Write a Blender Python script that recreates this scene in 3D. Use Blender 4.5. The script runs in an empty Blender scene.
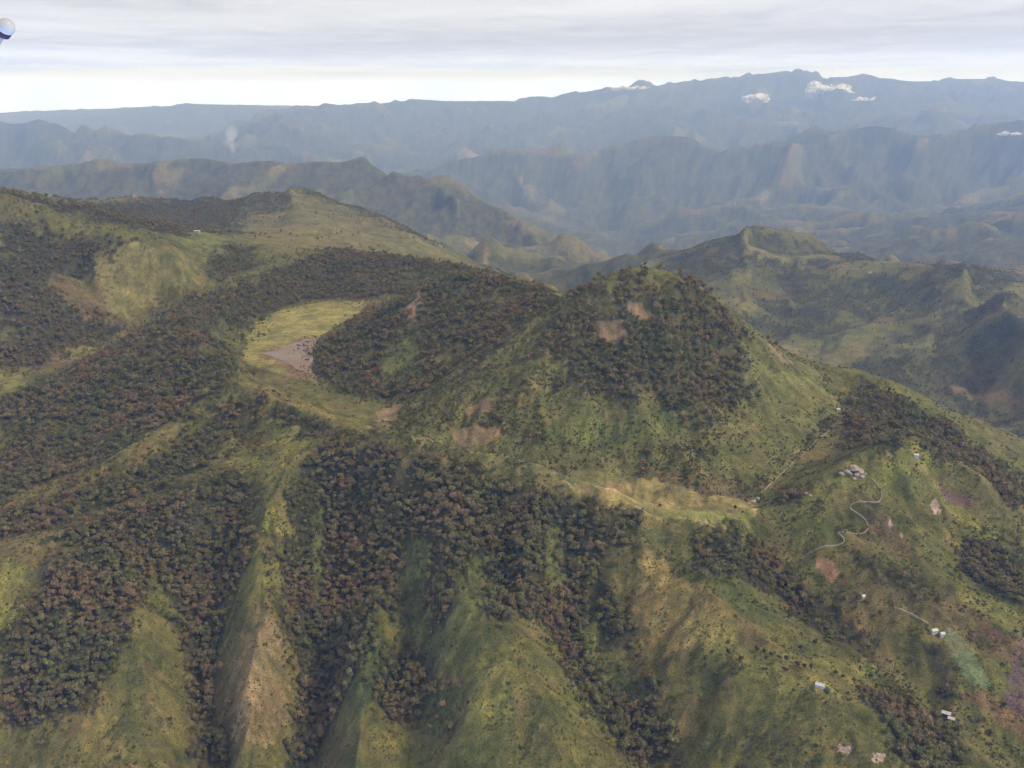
import bpy, bmesh, math, random
import numpy as np
from mathutils import Vector, Matrix

# ------------------------------------------------------------------ camera, sky, sun, exposure
sc = bpy.context.scene
R = math.radians
FPX, CX, CY = 1005.0, 512.0, 384.0
CAMZ, PITCH = 650.0, R(16.6)
cam_d = bpy.data.cameras.new('camera')
cam = bpy.data.objects.new('camera', cam_d)
sc.collection.objects.link(cam)
cam.location = (0, 0, CAMZ)
cam.rotation_euler = (R(90) - PITCH, 0, 0)
cam_d.sensor_width = 36.0
cam_d.lens = 36.0 * FPX / 1024.0
cam_d.clip_start = 0.5
cam_d.clip_end = 300000.0
sc.camera = cam

SUN_EL, SUN_AZ = R(46), R(105)          # azimuth measured from +Y towards +X
HAZE_DENSITY = 1.8e-5
world = bpy.data.worlds.new('World')
sc.world = world
world.use_nodes = True
wn, wl = world.node_tree.nodes, world.node_tree.links
wn.clear()
def N(nodes, typ, **kw):
    n = nodes.new(typ)
    for k, v in kw.items():
        setattr(n, k, v)
    return n
def setin(n, **kw):
    for k, v in kw.items():
        n.inputs[k.replace('_', ' ')].default_value = v
    return n
def math_n(nodes, links, op, a, b=None, c=None, clamp=False):
    m = nodes.new('ShaderNodeMath'); m.operation = op; m.use_clamp = clamp
    for i, v in enumerate((a, b, c)):
        if v is None: continue
        if isinstance(v, (int, float)): m.inputs[i].default_value = v
        else: links.new(v, m.inputs[i])
    return m.outputs[0]
def ramp(nodes, links, fac, stops, interp='LINEAR'):
    r = nodes.new('ShaderNodeValToRGB'); cr = r.color_ramp; cr.interpolation = interp
    while len(cr.elements) < len(stops): cr.elements.new(0.5)
    for e, (p, c) in zip(cr.elements, stops):
        e.position = p; e.color = (*c, 1) if len(c) == 3 else c
    if fac is not None: links.new(fac, r.inputs[0])
    return r.outputs[0]
def mix_rgb(nodes, links, fac, a, b, blend='MIX'):
    m = nodes.new('ShaderNodeMix'); m.data_type = 'RGBA'; m.blend_type = blend
    for s, v in ((m.inputs[0], fac), (m.inputs[6], a), (m.inputs[7], b)):
        if isinstance(v, (int, float)): s.default_value = v
        elif isinstance(v, tuple): s.default_value = (*v, 1) if len(v) == 3 else v
        else: links.new(v, s)
    return m.outputs[2]
def build_world():
    out = N(wn, 'ShaderNodeOutputWorld'); bg = N(wn, 'ShaderNodeBackground')
    bg.inputs['Strength'].default_value = 0.1
    sky = N(wn, 'ShaderNodeTexSky', sky_type='NISHITA', sun_disc=False)
    sky.sun_elevation = SUN_EL; sky.sun_rotation = SUN_AZ; sky.altitude = 3000
    tc = N(wn, 'ShaderNodeTexCoord'); sep = N(wn, 'ShaderNodeSeparateXYZ')
    wl.new(tc.outputs['Generated'], sep.inputs[0])
    x, y, z = sep.outputs
    zp = math_n(wn, wl, 'MAXIMUM', z, 0.0)
    # clouds lie on a flat deck overhead: direction divided by its height
    den = math_n(wn, wl, 'ADD', zp, 0.030)
    px = math_n(wn, wl, 'DIVIDE', x, den); py = math_n(wn, wl, 'DIVIDE', y, den)
    comb = N(wn, 'ShaderNodeCombineXYZ'); wl.new(px, comb.inputs[0]); wl.new(py, comb.inputs[1])
    def noise(scale, detail, rough, dist=0.0, off=(0, 0, 0)):
        mp = N(wn, 'ShaderNodeMapping'); wl.new(comb.outputs[0], mp.inputs[0])
        mp.inputs['Location'].default_value = off; mp.inputs['Scale'].default_value = scale
        n = N(wn, 'ShaderNodeTexNoise'); wl.new(mp.outputs[0], n.inputs['Vector'])
        setin(n, Scale=1.0, Detail=detail, Roughness=rough, Distortion=dist)
        return n.outputs['Fac']
    n1 = noise((0.10, 0.13, 1), 6, 0.5, 0.8, (3.1, 0.4, 0))
    n2 = noise((0.75, 0.50, 1), 9, 0.62, 0.8, (7.7, 2.2, 0))
    dens = math_n(wn, wl, 'ADD', math_n(wn, wl, 'MULTIPLY', n1, 0.65), math_n(wn, wl, 'MULTIPLY', n2, 0.35))
    shade = ramp(wn, wl, dens, [(0.34, (7.8, 7.8, 7.8)), (0.46, (6.8, 6.8, 6.9)), (0.56, (5.5, 5.5, 5.6)), (0.70, (4.5, 4.5, 4.7))])
    # blue glow added towards the horizon, offsetting what the haze box takes from the sky
    low = math_n(wn, wl, 'POWER', 2.718, math_n(wn, wl, 'MULTIPLY', zp, -1.0 / 0.0145))
    n3 = noise((0.30, 0.22, 1), 6, 0.55, 0.5, (11.0, 4.0, 0))
    low = math_n(wn, wl, 'MULTIPLY', low, math_n(wn, wl, 'MULTIPLY_ADD', n3, 0.7, 0.65))
    low2 = math_n(wn, wl, 'POWER', 2.718, math_n(wn, wl, 'MULTIPLY', zp, -1.0 / 0.005))
    low = math_n(wn, wl, 'ADD', low, math_n(wn, wl, 'MULTIPLY', low2, 0.30))
    addc = mix_rgb(wn, wl, 1.0, mix_rgb(wn, wl, math_n(wn, wl, 'MULTIPLY', low, 0.5), (0, 0, 0), (9.5, 16.5, 36.0)), (1, 1, 1), 'MULTIPLY')
    bright = mix_rgb(wn, wl, 1.0, shade, addc, 'ADD')
    col = mix_rgb(wn, wl, 0.06, bright, sky.outputs[0])
    wl.new(col, bg.inputs['Color']); wl.new(bg.outputs[0], out.inputs['Surface'])
build_world()

sun_d = bpy.data.lights.new('sun', 'SUN')
sun_d.energy = 2.7; sun_d.angle = R(12); sun_d.color = (1.0, 0.90, 0.75)
sun = bpy.data.objects.new('sun', sun_d); sc.collection.objects.link(sun)
sdir = Vector((math.sin(SUN_AZ) * math.cos(SUN_EL), math.cos(SUN_AZ) * math.cos(SUN_EL), math.sin(SUN_EL)))
sun.rotation_euler = sdir.to_track_quat('Z', 'Y').to_euler()
sun.location = (0, 0, 3000)

vs = sc.view_settings
vs.view_transform = 'Standard'; vs.look = 'None'; vs.exposure = 0.23; vs.gamma = 1.0; vs.use_curve_mapping = False
sc.cycles.max_bounces = 4; sc.cycles.diffuse_bounces = 2; sc.cycles.volume_bounces = 2
sc.cycles.transparent_max_bounces = 24

rng = np.random.default_rng(11)
random.seed(5)

# ------------------------------------------------------------------ pixel rays and terrain control lines
SN, CS = math.sin(PITCH), math.cos(PITCH)
def ray(px, py):
    u = (np.asarray(px, float) - CX) / FPX; v = (CY - np.asarray(py, float)) / FPX
    return u, CS + v * SN, -SN + v * CS
def at(px, py, Y):
    u, yc, zc = ray(px, py)
    t = Y / yc
    return (float(u * t), float(Y), float(CAMZ + zc * t))

CTRL = []                                        # x, y, z
def line(*pts, step=None):
    """a ridge or valley line: (px, py, distance) or ('w', x, y, z) points, resampled"""
    w = [p[1:] if p[0] == 'w' else at(*p) for p in pts]
    w = [np.array(p, float) for p in w]
    CTRL.append(w[0])
    for a, b in zip(w[:-1], w[1:]):
        L = np.hypot(*(b - a)[:2]); s = step or max(28.0, 0.03 * (a[1] + b[1]) * 0.5)
        n = max(1, int(round(L / s)))
        for k in range(1, n + 1):
            CTRL.append(a + (b - a) * k / n)
def pts(*p):
    for q in p: CTRL.append(np.array(q[1:] if q[0] == 'w' else at(*q), float))

# foreground slope: rim distance/height by pixel column, falling towards the camera
RIMX = [-120, 0, 60, 150, 250, 330, 400, 480, 560, 640, 720]
RIMY = [1290, 1300, 1320, 1350, 1440, 1520, 1440, 1370, 1330, 1280, 1240]
RIMZ = [0, 8, 18, 12, 58, 92, 106, 105, 90, 57, 30]
def fg(px, py, h, s=0.47):
    Yr, zr = np.interp(px, RIMX, RIMY), np.interp(px, RIMX, RIMZ)
    u, yc, zc = ray(px, py)
    T = -zc / yc
    Y = (CAMZ - zr + s * Yr - h) / (T + s)
    return (px, py, float(Y))
def fline(h, *p): line(*[fg(q[0], q[1], 1.45 * (q[2] if len(q) > 2 else h)) for q in p])

# crater rim seen from outside, then its right side
line((-160, 560, 1280), (0, 548, 1300), (60, 536, 1320), (150, 530, 1350), (200, 510, 1390), (250, 474, 1460), (300, 446, 1540), (335, 430, 1580))
line((330, 250, 3290), (285, 263, 3070), (250, 284, 2790), (222, 303, 2500), (205, 321, 2250), (214, 345, 2030), (235, 388, 1757), (262, 402, 1700), (300, 417, 1640), (335, 430, 1580), (365, 438, 1500), (400, 447, 1440), (440, 457, 1400), (480, 465, 1370), (520, 474, 1345), (560, 486, 1330), (600, 502, 1305), (640, 524, 1280), (680, 533, 1275), (720, 530, 1290), (752, 516, 1360), (790, 500, 1420), (815, 486, 1440), (840, 470, 1455), (870, 457, 1465), (905, 447, 1480), (940, 448, 1500))
line((330, 250, 3290), (400, 256, 3220), (460, 266, 3080), (520, 284, 2880), (560, 292, 2750), ('w', 250, 2700, 70), ('w', 500, 2500, 60))
# spurs running left from the rim
line((205, 321, 2230), (150, 347, 2060), (60, 385, 1920), (0, 407, 1860), (-150, 450, 1800))
line((210, 368, 1930), (100, 424, 1800), (0, 472, 1650), (-150, 520, 1560))
line((235, 390, 1757), (160, 432, 1640), (70, 482, 1520), (0, 502, 1480), (-150, 540, 1420))
line((250, 440, 1640), (150, 490, 1470), (60, 517, 1420), (0, 530, 1395), (-150, 552, 1340))
# foreground spurs (+) and ravines (-)
fline(24, (305, 452, 8), (285, 480, 20), (268, 510), (264, 560), (256, 610), (250, 660), (246, 720), (240, 790))
fline(18, (378, 600, 12), (372, 640), (362, 700), (345, 790))
fline(22, (440, 500, 6), (455, 560, 14), (464, 610), (480, 670), (492, 730), (500, 790))
fline(14, (530, 510, 6), (528, 560), (520, 620), (560, 690, 18), (600, 740), (640, 790))
fline(16, (-60, 600, 10), (20, 600), (60, 620), (100, 650), (110, 720, 10), (60, 790, 8))
fline(10, (130, 575), (140, 640, 14), (160, 700, 14), (165, 790, 12))
fline(-26, (232, 500, -12), (222, 540, -22), (214, 590), (210, 640), (207, 690), (212, 740), (220, 790))
fline(-18, (150, 548, -6), (180, 572), (205, 600, -22))
fline(-26, (338, 480, -6), (322, 520, -16), (318, 580), (320, 640), (326, 690), (315, 740), (300, 790))
fline(-22, (410, 490, -4), (408, 540, -14), (414, 590), (392, 650), (396, 700), (408, 740), (412, 790))
fline(-14, (500, 490, -4), (502, 530, -10), (505, 565, -8), (512, 600, -6))
fline(-24, (575, 520, -6), (562, 570, -18), (560, 620), (572, 664), (592, 700), (620, 732), (655, 790))
fline(-10, (20, 720, 0), (0, 790, -8))
# spur E and the right-hand valley
line((640, 532, 1272), (655, 556, 1240), (672, 578, 1205), (700, 602, 1150), (735, 625, 1112), (770, 646, 1080), (812, 672, 1035), (850, 692, 1010), (872, 720, 965), (885, 790, 880))
line((640, 640, 1140), (672, 690, 1065), (700, 740, 1005), (720, 800, 930))
line((730, 690, 1030), (770, 730, 975), (790, 790, 900))
line((655, 700, 1065), (690, 768, 985))
line((745, 536, 1330), (762, 566, 1290), (800, 598, 1235), (832, 622, 1190), (880, 660, 1127), (930, 712, 1050), (1000, 765, 975), (1100, 830, 900))
line((800, 508, 1390), (828, 530, 1330), (850, 547, 1298), (880, 572, 1245), (905, 592, 1210), (940, 628, 1150), (975, 660, 1100))
line((790, 545, 1330), (830, 580, 1255), (860, 612, 1200))
line((872, 488, 1420), (900, 512, 1375), (925, 536, 1330), (942, 572, 1262), (975, 590, 1236), (1020, 606, 1220), (1150, 650, 1170))
line((860, 515, 1372), (890, 545, 1310), (915, 575, 1252), (960, 606, 1200), (1024, 636, 1155))
line((905, 447, 1480), (930, 470, 1465), (960, 500, 1420), (990, 523, 1385), (1024, 545, 1350), (1150, 620, 1260))
line((925, 497, 1420), (950, 540, 1345), (985, 568, 1300), (1024, 588, 1275), (1150, 640, 1230))
line((940, 448, 1500), (985, 470, 1520), (1024, 500, 1490), (1150, 590, 1400))
pts((960, 655, 1122), (1024, 660, 1112), (1024, 720, 1032), (960, 700, 1062), (1100, 760, 1000), (1000, 690, 1070), (900, 700, 1062))
# crater floor moat, outlet and stream line by the dome foot
line((555, 494, 1490), (600, 505, 1464), (640, 512, 1452), (690, 514, 1450), (735, 511, 1446))
line((420, 448, 1640), (480, 466, 1590), (540, 482, 1545), (575, 484, 1540), (640, 484, 1532), (700, 492, 1504), (752, 502, 1478))
line((752, 502, 1478), (775, 480, 1550), (800, 457, 1640), (825, 437, 1710), (842, 422, 1760), (836, 396, 1900), (834, 380, 1990))
line((392, 400, 1900), (382, 416, 1790), (392, 436, 1690), (420, 448, 1640))
# dome
line((612, 280, 1915), (640, 273, 1935), (665, 273, 1945), (688, 280, 1945), (705, 292, 1945), (735, 315, 1950), (780, 346, 1970), (830, 373, 2000))
line((612, 280, 1915), (585, 292, 1905), (555, 310, 1890), (520, 335, 1860), (485, 365, 1820), (450, 395, 1775), (430, 425, 1710))
line((640, 273, 1935), (640, 310, 1870), (640, 370, 1765), (645, 430, 1650), (645, 470, 1570))
line((612, 282, 1915), (590, 330, 1840), (560, 400, 1715), (540, 450, 1615))
line((688, 282, 1942), (705, 340, 1850), (720, 400, 1745), (730, 460, 1600))
line((705, 294, 1945), (750, 350, 1880), (785, 400, 1800), (800, 440, 1690))
line(('w', 120, 2080, 215), ('w', 250, 2110, 220), ('w', 380, 2080, 190), ('w', 480, 2080, 130))
line(('w', 90, 2330, 90), ('w', 250, 2340, 90), ('w', 420, 2280, 60), ('w', 560, 2180, 40))
# second lobe behind-left and the crease between them
line((392, 320, 2160), (420, 295, 2220), (440, 281, 2250), (470, 277, 2270), (505, 281, 2270), (545, 287, 2260), ('w', 120, 2250, 170))
line((560, 300, 2060), (520, 326, 1990), (480, 350, 1930), (440, 378, 1885), (405, 400, 1840), (392, 412, 1800))
line((440, 283, 2245), (428, 320, 2130), (415, 360, 2010), (400, 392, 1890))
line((392, 320, 2160), (360, 343, 2140), (332, 357, 2110)); line((322, 345, 2285), (335, 338, 2335), (350, 330, 2365), (365, 322, 2395), (380, 314, 2425), (395, 306, 2440))
line((313, 343, 2288), (311, 358, 2175), (316, 375, 2050), (330, 388, 1965), (360, 396, 1900), (385, 405, 1850))
line((470, 279, 2270), ('w', -90, 2400, 160), ('w', -80, 2520, 80))
line((352, 320, 2527), (366, 308, 2667), (378, 302, 2741))
line((262, 300, 2720), (290, 288, 2900), (330, 281, 3000), (380, 283, 2960), (430, 284, 2900))
line((272, 277, 2960), (300, 267, 3090), (335, 262, 3150), (400, 268, 3080))
# lake meadow (flat)
line((250, 326, 2460), (272, 312, 2620), (310, 304, 2720), (345, 301, 2760), (366, 302, 2740))
line((246, 362, 2140), (262, 340, 2320), (290, 325, 2470), (330, 312, 2620))
line((250, 368, 2095), (275, 374, 2050), (300, 380, 2008), (318, 384, 1982))
line((290, 350, 2233), (300, 362, 2140), (300, 340, 2325))
line((275, 388, 1915), (320, 405, 1800), (350, 420, 1720), (372, 430, 1660))
line((241, 340, 2300), (235, 352, 2190), (240, 366, 2085), (246, 376, 1990))
# left-hand valley and hills
line((-150, 420, 2000), (0, 386, 2150), (60, 362, 2320), (110, 338, 2520), (140, 322, 2640), (190, 288, 2820), (235, 270, 3000))
line((-200, 165, 3150), (-60, 185, 3050), (0, 195, 3000), (50, 211, 2990), (100, 223, 2960), (150, 236, 2900), (185, 262, 2820), (190, 280, 2790))
line((20, 203, 2980), (60, 245, 2860), (85, 275, 2760), (100, 305, 2650), (85, 335, 2500))
line((-150, 240, 2700), (-60, 260, 2640), (0, 290, 2500), (40, 320, 2430))
line((-20, 240, 2750), (10, 262, 2650), (55, 300, 2560), (70, 330, 2470))
line((110, 235, 2870), (130, 265, 2800), (140, 295, 2740))
line((175, 236, 3350), (200, 232, 3420), (235, 240, 3300), (255, 262, 3080))
line((150, 215, 3700), (190, 225, 3620), (230, 232, 3500))
line((-200, 185, 4300), (0, 200, 4100), (60, 203, 4000), (110, 202, 4000), (160, 200, 4020), (210, 204, 4020), (245, 196, 4020), (275, 188, 4000), (292, 186, 4000), (312, 190, 4000), (340, 203, 3980), (380, 218, 3940), (420, 235, 3880), (460, 256, 3800), (500, 274, 3700), (540, 286, 3600))
line((292, 188, 3990), (285, 215, 3800), (300, 240, 3550))
line((345, 206, 3970), (365, 235, 3650), (380, 250, 3400))
line((245, 198, 4010), (235, 220, 3820), (240, 238, 3620))
line(('w', -700, 3560, 30), ('w', -480, 3600, 20), ('w', -300, 3560, 0), ('w', -80, 3450, -20), ('w', 120, 3250, -50), ('w', 400, 2950, -80))
line(('w', -1500, 4700, 0), ('w', -900, 4700, -60), ('w', -300, 4500, -150), ('w', 200, 4300, -250), ('w', 500, 3600, -260))
# dark ridge on the right and the valley behind it
line((830, 373, 2000), (862, 372, 2010), (885, 384, 1980), (905, 396, 1950), (950, 424, 1860), (985, 448, 1790), (1024, 482, 1710), (1150, 590, 1500))
line((845, 418, 1780), (880, 436, 1690), (910, 445, 1660), (950, 455, 1660), (985, 478, 1630), (1024, 512, 1560), (1150, 620, 1400))
line((1005, 430, 2150), (1024, 445, 2080), (1100, 500, 1900))
line(('w', 150, 2900, -150), ('w', 450, 3150, -330), ('w', 900, 3290, -480), ('w', 1600, 3290, -620), ('w', 2300, 3290, -700))
# right middle ridge
line(('w', 480, 4400, -60), (660, 262, 4300), (690, 250, 4250), (715, 240, 4220), (740, 232, 4200), (760, 238, 4180), (790, 256, 4100), (830, 266, 4020), (870, 274, 3950), (905, 281, 3900), (935, 277, 3850), (965, 275, 3800), (1000, 281, 3700), (1024, 290, 3600), (1150, 310, 3400))
line((1024, 305, 3760), (985, 318, 3720), (950, 338, 3640), (920, 362, 3570), (900, 382, 3520))
line((1150, 340, 3680), (1024, 362, 3600), (985, 392, 3520)); line((1150, 430, 3450), (1024, 432, 3480), (940, 412, 3490))
line((960, 300, 3760), (930, 325, 3680), (900, 350, 3620))
line((830, 268, 4010), (815, 300, 3860), (805, 330, 3740))
line((740, 234, 4190), (742, 270, 3980), (750, 305, 3800))
line((785, 275, 4010), (775, 300, 3900), (790, 330, 3780))
line((905, 300, 3840), (880, 325, 3740), (858, 350, 3660))
line((705, 280, 3980), (730, 310, 3820), (790, 347, 3690), (850, 368, 3620))
line(('w', 800, 5200, -380), ('w', 1500, 4900, -380), ('w', 2300, 4600, -340))
# ridge beyond it
line((850, 285, 5000), (890, 262, 5100), (940, 243, 5300), (985, 230, 5500), (1024, 217, 5700), (1150, 190, 6000))
line((600, 268, 6300), (650, 250, 6450), (720, 228, 6750), (800, 208, 7050), (860, 196, 7250))
line((560, 262, 5600), (600, 285, 5400), (660, 275, 5200))
line((430, 172, 8600), (470, 166, 8600), (530, 158, 8500), (590, 153, 8500), (650, 151, 8400), (700, 150, 8300), (760, 148, 8200), (820, 144, 8100), (880, 139, 8100), (940, 136, 8000), (1024, 130, 7900), (1150, 122, 7800))
line((700, 150, 8300), (690, 180, 7950), (670, 210, 7500)); line((820, 145, 8100), (832, 170, 7850), (850, 200, 7480))
line((940, 138, 8000), (950, 170, 7700), (962, 205, 7300)); line((560, 156, 8500), (545, 185, 8100), (530, 212, 7650)); line((620, 152, 8450), (612, 175, 8150))
line((635, 190, 7850), (605, 232, 7150)); line((760, 180, 7800), (768, 218, 7250)); line((890, 175, 7750), (898, 222, 7050)); line((500, 180, 8150), (485, 205, 7700)); line((1000, 165, 7650), (1010, 200, 7200))
# left middle ridge
line((-200, 175, 6200), (0, 169, 6000), (40, 170, 5950), (80, 167, 5900), (120, 165, 5900), (150, 164, 5900), (180, 164, 5900), (200, 166, 5870), (220, 168, 5850), (240, 166, 5820), (260, 164, 5800), (300, 163, 5800), (330, 162, 5750), (360, 166, 5700), (400, 176, 5650), (440, 188, 5550), (480, 204, 5450), (520, 224, 5300), (560, 245, 5150), (600, 268, 5000))
line((180, 165, 5890), (172, 180, 5770), (162, 195, 5650)); line((80, 166, 5900), (72, 182, 5780), (60, 196, 5670))
line((260, 166, 5790), (262, 178, 5690), (270, 190, 5600)); line((330, 162, 5750), (352, 184, 5600), (382, 208, 5460))
line((400, 177, 5650), (420, 200, 5500), (452, 228, 5330)); line((480, 205, 5450), (492, 228, 5300), (510, 250, 5170))
line((125, 180, 5720), (115, 196, 5610)); line((218, 178, 5660), (216, 193, 5570)); line((300, 180, 5610), (318, 195, 5520)); line((380, 195, 5500), (408, 222, 5340)); line((440, 208, 5400), (470, 240, 5220))
line(('w', -2500, 5250, -110), ('w', -1000, 5250, -110), ('w', -300, 5150, -130), ('w', 100, 4900, -200))
# far ranges
line((-300, 118, 10500), (0, 122, 10000), (50, 124, 10000), (85, 130, 10000), (120, 139, 9900), (155, 152, 9600), (190, 165, 9200))
line((60, 120, 22100), (100, 115, 22000), (140, 111, 21900), (180, 108, 21800), (215, 107, 21800), (250, 109, 21800), (280, 113, 21600), (310, 120, 21500))
line((-300, 125, 22300), (-50, 122, 22200), (60, 121, 22100))
line((195, 156, 10500), (203, 147, 12500), (214, 140, 14500), (235, 132, 16000)); line((60, 142, 13000), (140, 140, 13500))
line((232, 150, 9900), (250, 135, 11200), (275, 122, 12700), (300, 114, 13900), (320, 107, 14800), (345, 105, 15400), (375, 103, 15500), (410, 100, 15600), (450, 102, 15700), (500, 102, 15800), (550, 98, 15900), (590, 91, 16000), (620, 88, 16000), (650, 88, 16000), (690, 84, 16000), (730, 79, 16000), (770, 75, 16000), (795, 76, 16000), (812, 82, 15950), (832, 86, 15900), (850, 79, 15900), (866, 76, 15900), (885, 80, 15850), (905, 84, 15800), (935, 81, 15700), (970, 77, 15600), (1000, 78, 15500), (1024, 82, 15400), (1200, 84, 15000))
line((345, 105, 15400), (380, 130, 13500), (400, 155, 11800))
line((500, 102, 15800), (520, 125, 13800), (530, 145, 12200))
line((620, 89, 16000), (600, 115, 14000), (610, 140, 12000))
line((770, 76, 16000), (740, 100, 14200), (720, 130, 11800))
line((865, 78, 15900), (860, 105, 13800), (840, 130, 11500))
line((970, 78, 15600), (980, 105, 13500), (985, 122, 11500))
line((440, 125, 13800), (455, 160, 11000)); line((680, 110, 13400), (670, 140, 11000)); line((800, 108, 13400), (790, 138, 10800)); line((920, 108, 13200), (915, 130, 10600))
line((250, 170, 9500), (330, 172, 9500), (400, 176, 9500)); line(('w', 0, 10200, -420), ('w', 2500, 10200, -420), ('w', 5500, 10000, -400))
line(('w', -9000, 8000, -350), ('w', -4500, 8000, -350), ('w', -2500, 7800, -380))
line(('w', -9000, 12500, -250), ('w', -5000, 12300, -280), ('w', -3400, 11500, -350))
line(('w', 2000, 21000, -100), ('w', 8000, 21000, 100), ('w', 16000, 21000, 100), step=2500)
line(('w', -28000, 30000, 40), ('w', -10000, 31000, 40), ('w', 6000, 31000, 40), ('w', 26000, 30000, 40), step=4000)
# below the frame
line(('w', -800, 700, -230), ('w', -300, 700, -235), ('w', 100, 690, -225), ('w', 500, 680, -220), ('w', 900, 700, -200))
line(('w', -700, 480, -300), ('w', 0, 480, -300), ('w', 700, 480, -290))
CTRL = np.array(CTRL)
# everything beyond the near hills stands farther back along the same sight lines
def farther(Y): return np.interp(Y, [0, 3300, 4400, 5800, 8000, 16500, 32000], [0, 3300, 8200, 17500, 30000, 64000, 86000])
kf = farther(CTRL[:, 1]) / CTRL[:, 1]
CTRL = CTRL * kf[:, None] + np.array((0, 0, CAMZ)) * (1 - kf[:, None])
# drop near-duplicates (ends shared by two lines)
keep = []
seen = {}
for i, (x, y, z) in enumerate(CTRL):
    k = (round(math.atan2(x, y) / 0.006), round(math.log(y) / 0.006))
    if k not in seen:
        seen[k] = i; keep.append(i)
CTRL = CTRL[keep]

# ------------------------------------------------------------------ height field on a polar grid round the camera's foot
NA = 980
AZ = np.radians(np.linspace(-41, 41, NA))
RR = np.concatenate([np.geomspace(560, 3400, 720, endpoint=False), np.geomspace(3400, 87000, 380)])
NR = len(RR)
LR = np.log(RR)
GX = RR[:, None] * np.sin(AZ)[None, :]
GY = RR[:, None] * np.cos(AZ)[None, :]

def hash2(i, j, s):
    h = (i.astype(np.int64) * 374761393 + j.astype(np.int64) * 668265263 + s * 982451653) & 0xFFFFFFFF
    h = ((h ^ (h >> 13)) * 1274126177) & 0xFFFFFFFF
    h = h ^ (h >> 16)
    return (h & 0xFFFFFF).astype(np.float32) / 16777216.0
def vnoise(x, y, s=0):
    i = np.floor(x); j = np.floor(y); fx = (x - i).astype(np.float32); fy = (y - j).astype(np.float32)
    i = i.astype(np.int64); j = j.astype(np.int64)
    ux = fx * fx * fx * (fx * (fx * 6 - 15) + 10); uy = fy * fy * fy * (fy * (fy * 6 - 15) + 10)
    def g(di, dj):
        a = hash2(i + di, j + dj, s) * (2 * math.pi)
        return np.cos(a) * (fx - di) + np.sin(a) * (fy - dj)
    a, b, c, d = g(0, 0), g(1, 0), g(0, 1), g(1, 1)
    return (a + (b - a) * ux + (c - a) * uy + (a - b - c + d) * ux * uy) * 1.5
def fbm(x, y, scale, octv=4, s=0, gain=0.5):
    t = 0; a = 1.0; f = 1.0 / scale
    for o in range(octv):
        t = t + a * vnoise(x * f + 17.3 * o, y * f - 9.1 * o, s + o)
        a *= gain; f *= 2.03
    return t
def ridged(x, y, scale, octv=5, s=0, gain=0.5):
    t = 0; a = 1.0; f = 1.0 / scale; w = 1.0
    for o in range(octv):
        v = 1 - np.abs(vnoise(x * f + 5.7 * o, y * f + 3.3 * o, s + o)) * 1.6
        v = np.clip(v, 0, 1) ** 2 * w; w = np.clip(v * 1.6, 0, 1); t = t + a * v
        a *= gain; f *= 2.1
    return t - 0.75
def gully(x, y, dx, dy, cell, s):
    """stripes running down the slope direction (dx, dy), so that they read as gullies and spurs"""
    px, py = x / cell, y / cell
    i = np.floor(px).astype(np.int64); j = np.floor(py).astype(np.int64)
    va = np.zeros_like(px, dtype=np.float32); wt = np.zeros_like(va)
    for a in (-1, 0, 1):
        for b in (-1, 0, 1):
            cx = i + a + hash2(i + a, j + b, s); cy = j + b + hash2(i + a, j + b, s + 7)
            ex = (px - cx).astype(np.float32); ey = (py - cy).astype(np.float32)
            w = np.maximum(0, 1 - (ex * ex + ey * ey) / 1.2) ** 2
            ph = (-ex * dy + ey * dx) * (2 * math.pi * 0.9)
            va += w * np.cos(ph); wt += w
    return va / np.maximum(wt, 1e-3)

def soft(P): return np.maximum(22.0, np.interp(P[:, 1], [3000, 8000, 20000], [22.0, 95.0, 180.0]))
def rbf_solve(P, V, lam=2.0):
    n = len(P); c = soft(P)
    D = np.sqrt(((P[:, None, :2] - P[None, :, :2]) ** 2).sum(-1) + (c * c)[None, :])
    A = np.zeros((n + 3, n + 3)); A[:n, :n] = -D
    A[:n, :n] += np.diag(lam * c / 22.0)
    Q = np.c_[np.ones(n), P[:, :2] / 1000.0]; A[:n, n:] = Q; A[n:, :n] = Q.T
    return np.linalg.solve(A, np.r_[V, np.zeros(3)])
def rbf_eval(W, P, X, Y):
    n = len(P); out = np.empty(X.size); xf, yf = X.ravel().astype(np.float32), Y.ravel().astype(np.float32)
    p = P.astype(np.float32); w = W[:n].astype(np.float32); c2 = (soft(P) ** 2).astype(np.float32)[None, :]
    for k in range(0, X.size, 8000):
        dx = xf[k:k + 8000, None] - p[None, :, 0]; dy = yf[k:k + 8000, None] - p[None, :, 1]
        dx *= dx; dy *= dy; dx += dy; dx += c2; np.sqrt(dx, out=dx)
        out[k:k + 8000] = -(dx @ w)
    return (out + W[n] + W[n + 1] * xf / 1000 + W[n + 2] * yf / 1000).reshape(X.shape)

def up_axis(A, n_out, axis, src):
    """cubic interpolation of A (sampled at increasing integer positions src) to n_out samples along axis"""
    A = np.moveaxis(A, axis, 0); t = np.interp(np.arange(n_out), src, np.arange(len(src)))
    i = np.clip(np.floor(t).astype(int), 0, len(src) - 2); f = (t - i).reshape(-1, *([1] * (A.ndim - 1)))
    g = lambda k: A[np.clip(i + k, 0, len(src) - 1)]
    p0, p1, p2, p3 = g(-1), g(0), g(1), g(2)
    o = p1 + 0.5 * f * (p2 - p0 + f * (2 * p0 - 5 * p1 + 4 * p2 - p3 + f * (3 * (p1 - p2) + p3 - p0)))
    return np.moveaxis(o, 0, axis)
ci = np.unique(np.r_[np.arange(0, NR, 4), NR - 1]); cj = np.unique(np.r_[np.arange(0, NA, 4), NA - 1])
def field(P, V):
    W = rbf_solve(P, V)
    Zc = rbf_eval(W, P, GX[np.ix_(ci, cj)], GY[np.ix_(ci, cj)])
    return up_axis(up_axis(Zc, NR, 0, ci), NA, 1, cj)
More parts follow.
